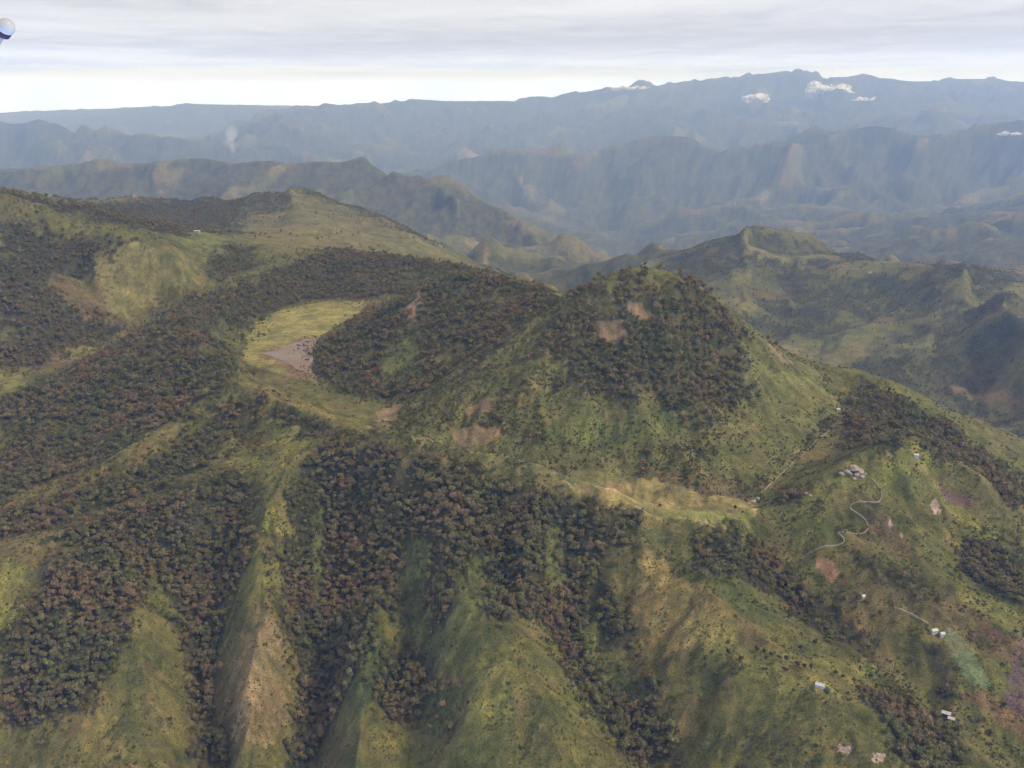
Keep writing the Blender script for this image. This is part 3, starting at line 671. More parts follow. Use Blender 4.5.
def foliage_material(name, stops):
    m, nd, lk, bs = new_mat(name)
    oi = nd.new('ShaderNodeObjectInfo')
    base = ramp(nd, lk, oi.outputs['Random'], stops)
    ge = nd.new('ShaderNodeNewGeometry'); sn = nd.new('ShaderNodeTexNoise'); lk.new(ge.outputs['Position'], sn.inputs['Vector']); setin(sn, Scale=0.012, Detail=3.0)
    base = mix_rgb(nd, lk, 1.0, base, ramp(nd, lk, sn.outputs['Fac'], [(0.35, (.78, .96, .72)), (0.65, (1.13, 1.0, .98))]), 'MULTIPLY')
    f = obj_noise(nd, lk, 0.55, 3, 0.6)
    c = mix_rgb(nd, lk, 1.0, base, ramp(nd, lk, f, [(0.3, (.62, .64, .62)), (0.7, (1.4, 1.35, 1.25))]), 'MULTIPLY')
    lk.new(c, bs.inputs['Base Color']); setin(bs, Roughness=0.8); bs.inputs['Specular IOR Level'].default_value = 0.15
    tl = nd.new('ShaderNodeBsdfTranslucent'); lk.new(c, tl.inputs['Color'])
    mx = nd.new('ShaderNodeMixShader'); mx.inputs[0].default_value = 0.35
    lk.new(bs.outputs[0], mx.inputs[1]); lk.new(tl.outputs[0], mx.inputs[2]); lk.new(mx.outputs[0], nd['Material Output'].inputs['Surface'])
    return m
M_LEAF = foliage_material('tree_foliage', [(0.0, (.120, .122, .044)), (0.2, (.215, .172, .078)), (0.4, (.235, .165, .090)), (0.55, (.155, .155, .056)), (0.7, (.290, .230, .108)), (0.85, (.200, .132, .090)), (1.0, (.245, .230, .090))])
M_BUSH = foliage_material('shrub_foliage', [(0.0, (.105, .118, .042)), (0.25, (.155, .158, .056)), (0.5, (.190, .165, .070)), (0.75, (.160, .120, .072)), (1.0, (.225, .210, .085))])
M_BARK = simple_mat('bark', (.10, .085, .065), 0.9, 2.0)

# ------------------------------------------------------------------ ground meshes
def link(o): sc.collection.objects.link(o); return o
def tag(o, label=None, cat=None, group=None, kind=None):
    if label: o['label'] = label
    if cat: o['category'] = cat
    if group: o['group'] = group
    if kind: o['kind'] = kind
    return o
def mesh_from(name, V, F, mat, smooth_=True):
    """F: (n, 3) or (n, 4) index array"""
    me = bpy.data.meshes.new(name); F = np.asarray(F); k = F.shape[1]
    me.vertices.add(len(V)); me.vertices.foreach_set('co', np.ascontiguousarray(V, dtype=np.float32).ravel())
    me.loops.add(F.size); me.loops.foreach_set('vertex_index', np.ascontiguousarray(F, dtype=np.int32).ravel())
    me.polygons.add(len(F)); me.polygons.foreach_set('loop_start', (np.arange(len(F)) * k).astype(np.int32))
    me.update(calc_edges=True)
    if smooth_: me.polygons.foreach_set('use_smooth', np.ones(len(F), bool))
    if mat: me.materials.append(mat)
    return me
VG = np.stack([GX, GY, Z], -1).reshape(-1, 3)
idx = np.arange(NR * NA).reshape(NR, NA)
FG = np.stack([idx[:-1, :-1], idx[:-1, 1:], idx[1:, 1:], idx[1:, :-1]], -1).reshape(-1, 4)
fr = np.repeat(RR[:-1], NA - 1); fx = GX[:-1, :-1].ravel(); fy = GY[:-1, :-1].ravel()
dome_w = np.vstack([trace(DOME_POLY[:26])[:-1], np.array([(560, 2180, 0), (420, 2280, 0), (250, 2340, 0), (40, 2440, 0), (-90, 2520, 0)]), np.array([hit(345, 336)])])
in_dome = inside(dome_w, fx, fy)
region = np.where(in_dome, 1, np.where(fr > 26000, 4, np.where(fr > 8600, 3, np.where(fr > 3450, 2, 0))))
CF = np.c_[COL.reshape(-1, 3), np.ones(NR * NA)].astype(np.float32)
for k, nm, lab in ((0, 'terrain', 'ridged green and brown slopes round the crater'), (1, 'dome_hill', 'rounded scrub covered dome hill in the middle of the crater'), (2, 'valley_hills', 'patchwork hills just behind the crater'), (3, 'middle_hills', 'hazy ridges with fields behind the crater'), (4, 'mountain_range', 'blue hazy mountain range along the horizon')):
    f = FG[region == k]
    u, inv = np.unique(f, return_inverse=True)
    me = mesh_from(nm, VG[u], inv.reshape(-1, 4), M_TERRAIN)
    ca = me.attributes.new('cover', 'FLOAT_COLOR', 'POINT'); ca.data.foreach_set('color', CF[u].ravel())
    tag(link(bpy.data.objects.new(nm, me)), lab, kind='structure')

# ------------------------------------------------------------------ lake
def build_lake():
    px = [(265, 353), (275, 350), (285, 346.5), (296, 342.5), (306, 340), (317, 339), (313, 344), (311, 350), (310, 358), (310, 366), (312, 373), (306, 373), (298, 370), (290, 365), (281, 360), (272, 356)]
    q = np.array(px, float); tt = np.arange(0, len(q), 0.2)
    q = np.stack([np.interp(tt, np.arange(len(q) + 1), np.r_[q[:, k], q[0, k]]) for k in (0, 1)], 1)
    lr = np.random.default_rng(8); jit = lr.normal(size=q.shape) * (1.3, 0.45)
    for _ in range(2): jit = (np.roll(jit, 1, 0) + jit + np.roll(jit, -1, 0)) / 2.2
    q += jit
    V = np.array([on_level(a, b, MEADOW_Z + 0.8) for a, b in q]); n = len(V); zl = MEADOW_Z + 0.8
    V = np.vstack([V, V.mean(0)])
    F = np.array([(i, (i + 1) % n, n) for i in range(n)])
    m, nd, lk, bs = new_mat('shallow_muddy_water')
    f = obj_noise(nd, lk, 0.012, 5, 0.6); f2 = obj_noise(nd, lk, 0.10, 4, 0.6)
    c_ = ramp(nd, lk, f, [(0.35, (.205, .130, .078)), (0.48, (.215, .155, .105)), (0.62, (.220, .178, .136))])
    lk.new(mix_rgb(nd, lk, 1.0, c_, ramp(nd, lk, f2, [(0.3, (.85, .85, .85)), (0.7, (1.15, 1.15, 1.15))]), 'MULTIPLY'), bs.inputs['Base Color'])
    setin(bs, Roughness=0.7); bs.inputs['Specular IOR Level'].default_value = 0.25
    return zl, tag(link(bpy.data.objects.new('lake', mesh_from('lake', V, F, m, False))), 'small grey drying lake at the edge of the meadow', kind='structure')
LAKE_Z, lake = build_lake()

# ------------------------------------------------------------------ tree and shrub shapes
def tree_shape(seed, n_leaf, h, w, lobes, flat=0.85, leaf=1.25, base=0.30):
    """crown of many leaf-clump faces spread over uneven lobes; returns (crown V, F), (trunk V, F)"""
    r = np.random.default_rng(seed)
    C, S = [], []
    for k in range(lobes):
        a = r.uniform(0, 6.283); q = (0.15 + 0.85 * r.random()) * w * 0.30 * (k > 0)
        C.append((q * math.cos(a), q * math.sin(a), h * r.uniform(base + 0.2, 0.82))); S.append(w * r.uniform(0.20, 0.33))
    V, F = [], []
    for i in range(n_leaf):
        k = r.integers(lobes); d = r.normal(size=3); d /= np.linalg.norm(d)
        if d[2] < -0.5: d[2] *= -0.6
        p = np.array(C[k]) + d * np.array((1, 1, flat)) * S[k] * r.uniform(0.75, 1.12)
        nrm = d + r.normal(size=3) * 0.30; nrm /= np.linalg.norm(nrm)
        t = np.cross(nrm, r.normal(size=3)); t /= np.linalg.norm(t); b = np.cross(nrm, t)
        s = leaf * r.uniform(0.6, 1.3); o = len(V)
        for e, g in ((-1, -.6), (.9, -.8), (1.1, .7), (-.7, .9)):
            V.append(p + t * e * s * 0.6 + b * g * s * 0.6)
        F.append((o, o + 1, o + 2, o + 3))
    TV, TF = [], []
    def limb(p, q, r0, r1, n=6):
        o = len(TV); p = np.array(p, float); q = np.array(q, float); ax = (q - p) / np.linalg.norm(q - p)
        s1 = np.cross(ax, (0.3, 0.9, 0.1)); s1 /= np.linalg.norm(s1); s2 = np.cross(ax, s1)
        for c_, rad in ((p, r0), (q, r1)):
            for k in range(n):
                a = 2 * math.pi * k / n
                TV.append(c_ + (s1 * math.cos(a) + s2 * math.sin(a)) * rad)
        for k in range(n): TF.append((o + k, o + (k + 1) % n, o + n + (k + 1) % n, o + n + k))
    fork = np.array((0.2 * r.normal(), 0.2 * r.normal(), h * base * 1.3))
    limb((0, 0, -1.2), fork, 0.035 * h, 0.024 * h)
    for c_ in C[:5]: limb(fork, c_, 0.020 * h, 0.007 * h, 5)
    return (np.array(V), np.array(F)), (np.array(TV), np.array(TF))
SPECS = [(1, 170, 9.0, 8.5, 7), (2, 150, 10.5, 7.5, 6), (3, 180, 8.0, 9.5, 8), (4, 140, 11.5, 7.0, 6), (5, 120, 7.5, 6.5, 5), (6, 190, 10.0, 10.0, 9)]
TREES = []
tree_coll = bpy.data.collections.new('tree_shapes'); bush_coll = bpy.data.collections.new('shrub_shapes')
for k, (sd, nl, h, w, lb) in enumerate(SPECS):
    (cv, cf), (tv, tf) = tree_shape(sd, nl, h, w, lb)
    crown = mesh_from('crown', cv, cf, M_LEAF, False); trunk = mesh_from('trunk', tv, tf, M_BARK)
    both = mesh_from('tree_shape', np.vstack([cv, tv]), np.vstack([cf, tf + len(cv)]), M_LEAF, False)
    both.materials.append(M_BARK); mi = np.zeros(len(cf) + len(tf), np.int32); mi[len(cf):] = 1
    both.polygons.foreach_set('material_index', mi)
    TREES.append((crown, trunk, h, w))
    tree_coll.objects.link(bpy.data.objects.new('tree_shape', both))
for k in range(4):
    (cv, cf), _ = tree_shape(40 + k, 70, 3.0, 4.2 + 0.6 * (k % 2), 5, 0.75, 0.75, 0.05)
    cv[:, 2] -= 0.5
    bush_coll.objects.link(bpy.data.objects.new('shrub_shape', mesh_from('shrub_shape', cv, cf, M_BUSH, False)))

def scatter(dens, area, seed, rmax):
    """random points on the ground, dens per cell of the polar grid, one per `area` square metres at density 1"""
    r = np.random.default_rng(seed)
    k = int((RR < rmax).sum())
    dr = np.gradient(RR)[:k]
    lam = dens[:k] * (RR[:k] * dr * (AZ[1] - AZ[0]))[:, None] / (area(RR[:k])[:, None])
    n = r.poisson(lam)
    ii, jj = np.repeat(np.arange(k * NA), n.ravel()) // NA, np.repeat(np.arange(k * NA), n.ravel()) % NA
    rad = RR[ii] + (r.random(len(ii)) - .5) * dr[ii]; az = AZ[jj] + (r.random(len(ii)) - .5) * (AZ[1] - AZ[0])
    x, y = rad * np.sin(az), rad * np.cos(az)
    return np.c_[x, y, ground(x, y)], r
def visible(P, lift=3.0):
    """in the frame and not behind other ground"""
    px, py, dep = project(P[:, 0], P[:, 1], P[:, 2] + lift)
    ok = (px > 3) & (px < 1021) & (py > 2) & (py < 764)
    q = np.nonzero(ok)[0]
    t = np.linspace(0.45, 0.985, 50)[:, None]
    for a in range(0, len(q), 4000):
        s = q[a:a + 4000]
        zr = CAMZ + (P[s, 2] + lift - CAMZ)[None, :] * t
        ok[s] &= ~(sample(Z, P[s, 0][None, :] * t, P[s, 1][None, :] * t) > zr).any(0)
    return ok
def in_frustum(P, margin=90):
    px, py, dep = project(P[:, 0], P[:, 1], P[:, 2])
    return (px > -margin) & (px < 1024 + margin) & (py < 768 + margin)
def instancer(name, P, scale, coll, label, cat, seed):
    r = np.random.default_rng(seed)
    me = bpy.data.meshes.new(name); me.vertices.add(len(P)); me.vertices.foreach_set('co', P.astype(np.float32).ravel())
    a = me.attributes.new('size', 'FLOAT', 'POINT'); a.data.foreach_set('value', scale.astype(np.float32))
    a = me.attributes.new('turn', 'FLOAT_VECTOR', 'POINT')
    a.data.foreach_set('vector', np.c_[r.normal(0, .06, len(P)), r.normal(0, .06, len(P)), r.uniform(0, 6.283, len(P))].astype(np.float32).ravel())
    a = me.attributes.new('pick', 'INT', 'POINT'); a.data.foreach_set('value', r.integers(0, 60, len(P)).astype(np.int32))
    o = link(bpy.data.objects.new(name, me))
    ng = bpy.data.node_groups.new(name, 'GeometryNodeTree')
    ng.interface.new_socket('Geometry', in_out='INPUT', socket_type='NodeSocketGeometry')
    ng.interface.new_socket('Geometry', in_out='OUTPUT', socket_type='NodeSocketGeometry')
    nd, lk = ng.nodes, ng.links
    gi, go = nd.new('NodeGroupInput'), nd.new('NodeGroupOutput')
    ci_ = nd.new('GeometryNodeCollectionInfo'); ci_.inputs['Collection'].default_value = coll
    ci_.inputs['Separate Children'].default_value = True; ci_.inputs['Reset Children'].default_value = True
    ip = nd.new('GeometryNodeInstanceOnPoints'); ip.inputs['Pick Instance'].default_value = True
    def named(nm, t):
        q = nd.new('GeometryNodeInputNamedAttribute'); q.data_type = t; q.inputs['Name'].default_value = nm
        return q.outputs['Attribute']
    lk.new(gi.outputs[0], ip.inputs['Points']); lk.new(ci_.outputs[0], ip.inputs['Instance'])
    lk.new(named('pick', 'INT'), ip.inputs['Instance Index']); lk.new(named('turn', 'FLOAT_VECTOR'), ip.inputs['Rotation'])
    lk.new(named('size', 'FLOAT'), ip.inputs['Scale']); lk.new(ip.outputs[0], go.inputs[0])
    md = o.modifiers.new('scatter', 'NODES'); md.node_group = ng
    return tag(o, label, cat, kind='stuff')

TP, tr = scatter(TREE, lambda r_: 21 + 0.016 * np.maximum(0, r_ - 1300), 3, 7800)
m_ = in_frustum(TP); TP = TP[m_]
TS = np.minimum(1.5, 0.90 * tr.lognormal(-0.14, 0.46, len(TP)))
SP, srr = scatter(SHRUB, lambda r_: 26 + 0.02 * np.maximum(0, r_ - 1300), 4, 3400)
m_ = in_frustum(SP, 40); SP = SP[m_]
SS = srr.lognormal(-0.1, 0.35, len(SP)) * 0.85
print('trees', len(TP), 'shrubs', len(SP))

# ------------------------------------------------------------------ single trees: the ones that show largest, and the lone ones on the pastures
LONE = [(728, 657), (741, 661), (757, 652), (764, 655), (771, 657), (779, 660), (786, 662), (797, 667), (804, 669), (811, 671), (766, 673), (785, 673), (835, 676), (843, 679), (938, 693), (946, 690), (952, 694), (1016, 634), (978, 616), (274, 394), (964, 612), (742, 515), (735, 511), (660, 507), (905, 668), (1004, 708), (990, 735), (968, 722), (800, 652), (815, 645), (915, 600), (1010, 580)]
lone = np.array([hit(a, b) for a, b in LONE])
vis = visible(TP)
app = np.where(vis, TS * 8.0 / np.hypot(np.hypot(TP[:, 0], TP[:, 1]), TP[:, 2] - CAMZ), 0)
order = np.argsort(-app)
single = order[:300 - len(lone)]
rest = np.ones(len(TP), bool); rest[single] = False
M_DARK = foliage_material('dark_foliage', [(0.0, (.050, .055, .026)), (0.5, (.075, .066, .034)), (1.0, (.085, .055, .042))])
DARK = []
for cr, tk, h, w in TREES:
    d_ = cr.copy(); d_.materials.clear(); d_.materials.append(M_DARK); DARK.append(d_)
def add_tree(p, size, k, turn, label, group, dark=False):
    root = link(bpy.data.objects.new('broadleaf_tree', None)); root.location = p; root.rotation_euler = (0, 0, turn); root.scale = (size,) * 3
    root.empty_display_size = 1.0
    tag(root, label, 'tree', group)
    for nm, me in (('trunk', TREES[k][1]), ('crown', DARK[k] if dark else TREES[k][0])):
        c = link(bpy.data.objects.new(nm, me)); c.parent = root
AREAS = [((0, 0, 150, 768), 'brown-green broadleaf tree in the dark wood at the lower left edge', 'trees of the lower left wood'),
         ((150, 0, 245, 768), 'broadleaf tree in the narrow wooded ravine left of the bare tan spur', 'trees of the left ravine'),
         ((245, 0, 350, 768), 'broadleaf tree in the wooded ravine right of the bare tan spur', 'trees of the second ravine'),
         ((350, 0, 520, 768), 'broadleaf tree on the central wooded slope between grassy gullies', 'trees of the central slope'),
         ((520, 0, 700, 768), 'broadleaf tree in the long wooded ravine right of centre', 'trees of the right ravine'),
         ((700, 0, 860, 640), 'broadleaf tree in the dark strip of wood under the right rim', 'trees of the rim strip'),
         ((700, 640, 860, 768), 'broadleaf tree in thickets below the yellow grass spur', 'trees below the grass spur'),
         ((860, 640, 1024, 768), 'broadleaf tree in the grove below the white-roofed house', 'trees of the lower right grove'),
         ((860, 0, 1024, 640), 'broadleaf tree in the dark wood on the right-hand hillside', 'trees of the right hillside wood')]
r_ = np.random.default_rng(21)
sx, sy, _ = project(TP[single, 0], TP[single, 1], TP[single, 2])
def where(b): return (' near the bottom', ' (bottom)') if b > 700 else (' halfway up', ' (middle)') if b > 610 else (' high up', ' (top)')
for i, a, b in zip(single, sx, sy):
    lab = next((l, g) for (x0, y0, x1, y1), l, g in AREAS if x0 <= a < x1 + 1 and y0 <= b < y1 + 1)
    wq = where(b); lab = (lab[0] + wq[0], lab[1] + wq[1])
    add_tree(TP[i], float(TS[i]), int(r_.integers(len(TREES))), float(r_.uniform(0, 6.28)), *lab)
for (a, b), p in zip(LONE, lone):
    if 720 < a < 850 and 640 < b < 690: lab = ('small dark tree in the broken hedge line across the yellow-green pasture', 'hedge trees on the pasture')
    elif a < 300: lab = ('lone small tree on the grassy slope in front of the lake', None)
    elif b < 520: lab = ('lone bush-like tree on the pale crater floor below the dome', 'lone trees on the crater floor')
    elif 930 < a < 955: lab = ('dark reddish tree in the clump below the light green crop field', 'trees below the crop field')
    else: lab = ('lone dark tree standing in open fields on the right-hand slopes', 'lone trees on the right slopes')
    add_tree(p, float(r_.uniform(0.6, 0.95)), int(r_.integers(len(TREES))), float(r_.uniform(0, 6.28)), *lab, dark=True)
instancer('forest', TP[rest], TS[rest], tree_coll, 'brown and green broadleaf forest covering ravines, rim and dome', 'forest', 1)
instancer('shrub_cover', SP, SS, bush_coll, 'low green and brown scrub scattered over the slopes', 'shrubs', 2)

def tussocks():
    dens = ~BARE * np.clip(1 - 1.6 * TREE, 0, 1) * (slope[:KN] > 0.10) * smooth(-0.5, 0.5, n_sm + n_xs * 0.6) * (1 - smooth(1500, 1950, RR[:KN, None]))
    P, r = scatter(dens, lambda q: 16 + 0 * q, 6, 1950)
    P = P[in_frustum(P, 30)]; coll = bpy.data.collections.new('tussock_shapes')
    mt = foliage_material('tussock_grass', [(0.0, (.120, .112, .040)), (0.4, (.165, .150, .052)), (0.7, (.205, .165, .066)), (1.0, (.150, .120, .056))])
    for k in range(3):
        (cv, cf), _ = tree_shape(80 + k, 34, 1.5, 3.2, 4, 0.6, 0.75, 0.0)
        cv[:, 2] -= 0.45; coll.objects.link(bpy.data.objects.new('tussock_shape', mesh_from('tussock_shape', cv, cf, mt, False)))
    instancer('grass_tussocks', P, r.lognormal(-0.3, 0.35, len(P)), coll, 'rough tussock grass over the open slopes', 'grass', 7)
    print('tussocks', len(P))
tussocks()

# ------------------------------------------------------------------ tracks
M_TRACK = simple_mat('pale_dirt', (.26, .21, .15), 0.95, 0.3, 0.3)
def track(px, width, label, lift=0.55):
    P = trace(px, closed=False, step=2.5)
    for _ in range(2): P[1:-1] = (P[:-2] + 2 * P[1:-1] + P[2:]) / 4
    d = np.gradient(P[:, :2], axis=0); d /= np.linalg.norm(d, axis=1)[:, None] + 1e-9
    s = np.c_[-d[:, 1], d[:, 0]] * width / 2
    s *= (1 + 0.25 * np.random.default_rng(len(px)).normal(size=len(P)))[:, None]
    s *= np.minimum(1, 0.25 + 6 * np.minimum(np.linspace(0, 1, len(P)), np.linspace(1, 0, len(P))))[:, None]
    L, Rr = P[:, :2] + s, P[:, :2] - s
    zc = ground(P[:, 0], P[:, 1])
    zz = np.maximum(np.maximum(ground(L[:, 0], L[:, 1]), ground(Rr[:, 0], Rr[:, 1])), zc) + lift
    zz = np.maximum(zz, (np.roll(zz, 1) + np.roll(zz, -1)) / 2 * (np.arange(len(zz)) % (len(zz) - 1) > 0))
    V = np.vstack([np.c_[L, zz], np.c_[Rr, zz], np.c_[L, zz - 2.5], np.c_[Rr, zz - 2.5]]); n = len(P)
    F = []
    for i in range(n - 1):
        F += [(i, i + 1, n + i + 1, n + i), (2 * n + i, 2 * n + i + 1, i + 1, i), (n + i, n + i + 1, 3 * n + i + 1, 3 * n + i)]
    tag(link(bpy.data.objects.new('track', mesh_from('track', V, np.array(F), M_TRACK, False))), label, kind='structure')
track([(753, 502), (760, 494), (775, 480), (790, 466), (803, 455), (815, 442), (828, 432), (838, 420)], 1.5, 'pale dirt track along the foot of the dome')
track([(800, 560), (808, 554), (820, 548), (832, 546), (841, 545), (846, 541), (842, 537), (836, 533), (844, 533), (854, 534), (864, 534), (869, 528), (866, 520), (856, 513), (848, 508), (850, 505), (860, 502), (870, 502), (879, 503), (883, 497), (880, 488), (872, 479), (864, 474)], 1.6, 'pale dirt road winding up the right hill to the rock outcrop')
track([(892, 608), (902, 610), (912, 615), (922, 621), (932, 627)], 2.2, 'pale path leading to the house by the crop field')

# ------------------------------------------------------------------ rocks
M_ROCK = simple_mat('pale_rock', (.31, .25, .19), 0.9, 0.35, 0.4, 0.6)
def boulder(parent, p, size, seed):
    bm = bmesh.new(); bmesh.ops.create_icosphere(bm, subdivisions=3, radius=1.0)
    co = np.array([v.co[:] for v in bm.verts]); r = np.random.default_rng(seed)
    for _ in range(7):                                                   # planes chop the ball into a faceted block
        n = r.normal(size=3); n /= np.linalg.norm(n); dd = r.uniform(0.55, 0.9)
        k = co @ n; co = co - np.maximum(0, k - dd)[:, None] * n
    co = co * np.array(size) * (1 + 0.05 * r.normal(size=(len(co), 1)))
    for v, c in zip(bm.verts, co): v.co = c
    me = bpy.data.meshes.new('boulder'); bm.to_mesh(me); bm.free(); me.materials.append(M_ROCK)
    o = link(bpy.data.objects.new('boulder', me)); o.parent = parent; o.location = p; o.rotation_euler = (0, 0, r.uniform(0, 6))
def outcrop(px, items, label):
    c = hit(*px); root = link(bpy.data.objects.new('rock_outcrop', None)); root.location = c; tag(root, label, 'rocks')
    for k, (a, b, sz) in enumerate(items):
        h = hit(px[0] + a, px[1] + b) - c
        boulder(root, (h[0], h[1], h[2] + sz[2] * 0.05), sz, int(px[0]) + k)
outcrop((854, 470), [(0, -1, (11, 8, 6)), (-7, 2, (8, 6, 4)), (6, 2, (9, 6, 5)), (-12, 4, (5, 5, 3)), (3, 5, (7, 5, 4)), (8, 7, (5, 4, 3)), (-4, 4, (5, 4, 3)), (0, 9, (4, 4, 2.5)), (11, 4, (4, 3, 2.5))], 'big pale rock outcrop on the grassy ridge of the right hill')
outcrop((753, 502), [(0, 0, (6, 4, 3)), (5, -3, (4, 3, 2.5)), (-4, 2, (3.5, 3, 2))], 'small pale rocks at the lower end of the dirt track')
outcrop((806, 494), [(0, 0, (4, 3, 2.5)), (4, 2, (3, 3, 2))], 'small grey rocks on the crest left of the big outcrop')

# ------------------------------------------------------------------ houses
M_WALLS = [simple_mat('whitewash', (.46, .43, .40), 0.85, 0.8, 0.12), simple_mat('dark_boards', (.12, .085, .085), 0.85, 0.8, 0.2)]
M_ROOFS = [simple_mat('zinc_sheet', (.47, .44, .41), 0.5, 0.6, 0.22), simple_mat('worn_zinc', (.52, .47, .44), 0.6, 0.5, 0.25)]
M_GLASS = simple_mat('dark_opening', (.03, .03, .035), 0.3, 1.0, 0.1); M_DOOR = simple_mat('painted_door', (.10, .13, .10), 0.7, 1.0, 0.2)
def prism(name, V, F, mat, parent, loc=(0, 0, 0)):
    me = bpy.data.meshes.new(name); me.from_pydata(V, [], F); me.materials.append(mat); me.update()
    o = link(bpy.data.objects.new(name, me)); o.parent = parent; o.location = loc
    return o
BOXF = [(0, 3, 2, 1), (4, 5, 6, 7), (0, 1, 5, 4), (1, 2, 6, 5), (2, 3, 7, 6), (3, 0, 4, 7)]
def boxv(x0, x1, y0, y1, z0, z1): return [(x0, y0, z0), (x1, y0, z0), (x1, y1, z0), (x0, y1, z0), (x0, y0, z1), (x1, y0, z1), (x1, y1, z1), (x0, y1, z1)]
def house(px, L, W, H, turn, label, wall=0, roof=0, rise=1.5):
    c = hit(*px); root = link(bpy.data.objects.new('farmhouse', None)); root.location = c; root.rotation_euler = (0, 0, R(turn))
    tag(root, label, 'house', 'scattered farmhouses')
    if c[1] < 2500: L, W = L * 0.85, W * 0.85
    a, b = L / 2, W / 2
    zmax = max(float(ground(c[0] + q * math.cos(R(turn)), c[1] + q * math.sin(R(turn)))) for q in (-a, 0, a)) - c[2]
    root.location.z = c[2] + max(0, zmax) * 0.6 + 0.2
    Vw = boxv(-a, a, -b, b, -4, H) + [(-a, 0, H + rise * 0.93), (a, 0, H + rise * 0.93)]
    prism('wall', Vw, [(0, 3, 2, 1), (0, 1, 5, 4), (1, 2, 6, 9, 5), (2, 3, 7, 6), (3, 0, 4, 8, 7), (4, 5, 9, 8), (6, 7, 8, 9)], M_WALLS[wall], root)
    e, t, ov = 0.7, 0.12, rise / b * 0.7
    for s in (-1, 1):
        V = [(-a - e, s * (b + e), H - ov), (a + e, s * (b + e), H - ov), (a + e, 0, H + rise), (-a - e, 0, H + rise)]
        V = V + [(x, y, z + t) for x, y, z in V]
        prism('roof_slope', V, BOXF if s < 0 else [tuple(reversed(f)) for f in BOXF], M_ROOFS[roof], root)
    prism('door', boxv(-0.5, 0.5, -b - 0.06, -b + 0.02, -0.2, 2.0), BOXF, M_DOOR, root)
    for xq in (-a * 0.58, a * 0.58):
        w = prism('window', boxv(xq - 0.55, xq + 0.55, -b - 0.05, -b + 0.02, 0.9, 2.0), BOXF, M_DOOR, root)
        prism('pane', boxv(xq - 0.45, xq + 0.45, -b - 0.08, -b - 0.052, 1.0, 1.9), BOXF, M_GLASS, w)
house((934, 633), 9, 6, 2.8, 15, 'white-roofed house at the top end of the light green crop field')
house((942, 636), 6, 5, 2.4, 10, 'smaller white shed just right of the house by the crop field')
house((820, 687), 11, 6, 2.8, -28, 'white-roofed house on the pasture bench at the end of the hedge line')
house((946, 716), 11, 7, 3.2, -32, 'white-roofed house with dark walls above the lower right grove', wall=1)
house((951, 721), 8, 6, 3.0, -32, 'dark-roofed shed touching the house above the lower right grove', wall=1, roof=1)
house((863, 598), 4.5, 4, 2.4, 20, 'tiny white hut on the slope below the orange scar')
house((916, 457), 7, 5, 2.6, -10, 'pale house on top of the grassy right-hand knob', roof=1)
house((838, 411), 7, 5, 2.6, 10, 'pale house in the gap at the upper end of the dome track')
house((197, 232), 20, 9, 4, 0, 'far white house on the small green knoll at left')
house((870, 273), 24, 11, 4.5, 5, 'far white house on the crest of the right-hand middle ridge')

# ------------------------------------------------------------------ small clouds on the high range, smoke
def cloud_material():
    m, nd, lk, bs = new_mat('cloud_white')
    setin(bs, Base_Color=(.92, .93, .95, 1), Roughness=1.0); bs.inputs['Specular IOR Level'].default_value = 0
    f = obj_noise(nd, lk, 0.006, 6, 0.65)
    lk.new(ramp(nd, lk, f, [(0.36, (0, 0, 0)), (0.62, (1, 1, 1))]), bs.inputs['Alpha'])
    return m
M_CLOUD = cloud_material()
def cloud(px, py, Y, wpx, hpx, label, seed):
    c = np.array(at(px, py, Y)); k = Y / FPX * 1.05
    r = np.random.default_rng(seed); bm = bmesh.new()
    n = max(6, int(wpx * 0.7))
    for i in range(n):
        t = r.uniform(-1, 1); rad = hpx * k * 0.42 * (0.35 + 0.65 * (1 - t * t)) * r.uniform(0.5, 1.1)
        mt = Matrix.Translation((t * wpx * k / 2, r.normal() * hpx * k * 0.4, r.normal() * hpx * k * 0.16 + (1 - t * t) * hpx * k * 0.06))
        bmesh.ops.create_icosphere(bm, subdivisions=2, radius=rad, matrix=mt @ Matrix.Diagonal((1.5, 1.2, 0.8, 1)))
    for v in bm.verts: v.co += Vector(r.normal(size=3)) * hpx * k * 0.02
    me = bpy.data.meshes.new('cloud'); bm.to_mesh(me); bm.free(); me.materials.append(M_CLOUD)
    me.polygons.foreach_set('use_smooth', np.ones(len(me.polygons), bool))
    o = link(bpy.data.objects.new('cloud', me)); o.location = c
    tag(o, label, 'cloud', 'small clouds on the high range')
cloud(829, 92, farther(14500), 42, 15, 'largest white cloud in the notch of the high range', 1)
cloud(755, 98, farther(13200), 26, 9, 'small white cloud left of the notch of the high range', 2)
cloud(868, 100, farther(13900), 26, 6, 'thin white cloud right of the notch of the high range', 3)
cloud(800, 77, farther(15850), 26, 5, 'thin cloud cap on the highest summit', 4)
cloud(848, 82, farther(15500), 18, 6, 'small white cloud on the summit right of the notch', 5)
cloud(630, 89, farther(15600), 36, 6, 'thin white cloud on the crest left of the summits', 6)
cloud(1010, 134, farther(7700), 24, 5, 'thin white cloud on the nearer ridge at the right edge', 7)
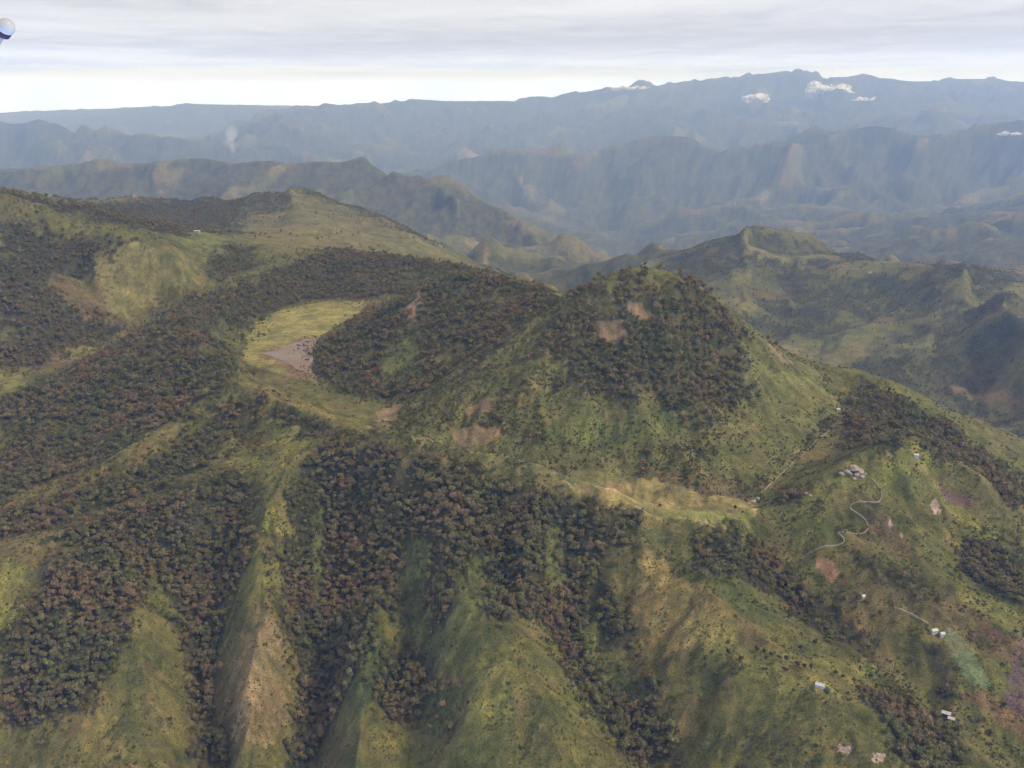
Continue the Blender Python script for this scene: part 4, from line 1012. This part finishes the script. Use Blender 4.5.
def smoke():
    c = np.array(at(231, 150, farther(9500))); bm = bmesh.new(); r = np.random.default_rng(3)
    for i in range(6):
        t = i / 5
        bmesh.ops.create_icosphere(bm, subdivisions=2, radius=90 + 130 * t, matrix=Matrix.Translation((60 * t + 40 * r.normal(), 40 * r.normal(), 620 * t)))
    me = bpy.data.meshes.new('smoke_plume'); bm.to_mesh(me); bm.free()
    m, nd, lk, bs = new_mat('thin_smoke'); setin(bs, Base_Color=(.85, .87, .9, 1), Roughness=1.0)
    f = obj_noise(nd, lk, 0.006, 4, 0.6); lk.new(ramp(nd, lk, f, [(0.35, (.03, .03, .03)), (0.7, (.22, .22, .22))]), bs.inputs['Alpha'])
    me.materials.append(m); o = link(bpy.data.objects.new('smoke_plume', me)); o.location = c
    tag(o, 'faint pale smoke plume rising from the far left valley', 'smoke')
smoke()

# ------------------------------------------------------------------ fitting of the aircraft at the frame's edge
def aircraft_fitting():
    u, yc, zc = ray(6, 27); d = 4.2
    root = link(bpy.data.objects.new('aircraft_fitting', None)); root.location = (float(u) * d, float(yc) * d, CAMZ + float(zc) * d)
    tag(root, 'blurred white rounded aircraft fitting with dark base at the top left corner', 'aircraft part')
    white = simple_mat('white_enamel', (.40, .38, .33), 0.35, 6.0, 0.06); dark = simple_mat('dark_rubber', (.035, .022, .045), 0.6, 8.0, 0.3)
    def lathe(name, prof, mat, n=24):
        V, F = [], []
        for x, rr in prof:
            for k in range(n): V.append((x, rr * math.cos(2 * math.pi * k / n), rr * math.sin(2 * math.pi * k / n)))
        for i in range(len(prof) - 1):
            for k in range(n): F.append((i * n + k, i * n + (k + 1) % n, (i + 1) * n + (k + 1) % n, (i + 1) * n + k))
        o = prism(name, V, F, mat, root); o.data.polygons.foreach_set('use_smooth', np.ones(len(F), bool)); return o
    lathe('rounded_cap', [(-0.012, 0.001), (-0.012, 0.034)] + [(0.036 * math.sin(a), 0.036 * math.cos(a)) for a in np.linspace(-0.3, 1.55, 12)], white)
    lathe('dark_base', [(-0.040, 0.001), (-0.040, 0.030), (-0.0125, 0.033), (-0.0125, 0.001)], dark)
    lathe('mounting_rod', [(-0.60, 0.001), (-0.60, 0.012), (-0.0402, 0.012), (-0.0402, 0.001)], white)
    lathe('screw', [(-0.004, 0.001), (-0.004, 0.005), (0.008, 0.005), (0.008, 0.001)], dark).location = (0.0, -0.02, 0.033)
    root.rotation_euler = (0.2, -0.75, -0.5)
aircraft_fitting()

# ------------------------------------------------------------------ hazy air
def build_haze():
    bm = bmesh.new(); bmesh.ops.create_cube(bm, size=1.0)
    x0, x1, y0, y1, z0, z1 = -60000, 60000, -4000, 88000, float(Z.min()) - 20, float(Z.max()) + 60
    for v in bm.verts:
        v.co = ((x0 + x1) / 2 + v.co.x * (x1 - x0), (y0 + y1) / 2 + v.co.y * (y1 - y0), (z0 + z1) / 2 + v.co.z * (z1 - z0))
    me = bpy.data.meshes.new('haze'); bm.to_mesh(me); bm.free()
    m = bpy.data.materials.new('hazy_air'); m.use_nodes = True; nd, lk = m.node_tree.nodes, m.node_tree.links; nd.clear()
    o = nd.new('ShaderNodeOutputMaterial'); v = nd.new('ShaderNodeVolumePrincipled')
    v.inputs['Color'].default_value = (.50, .74, 1.26, 1); v.inputs['Absorption Color'].default_value = (1, 1, 1, 1); v.inputs['Density'].default_value = HAZE_DENSITY
    v.inputs['Anisotropy'].default_value = 0.1
    lk.new(v.outputs[0], o.inputs['Volume']); me.materials.append(m)
    tag(link(bpy.data.objects.new('haze', me)), 'pale blue haze over the valleys and mountains', 'haze', kind='stuff')
build_haze()
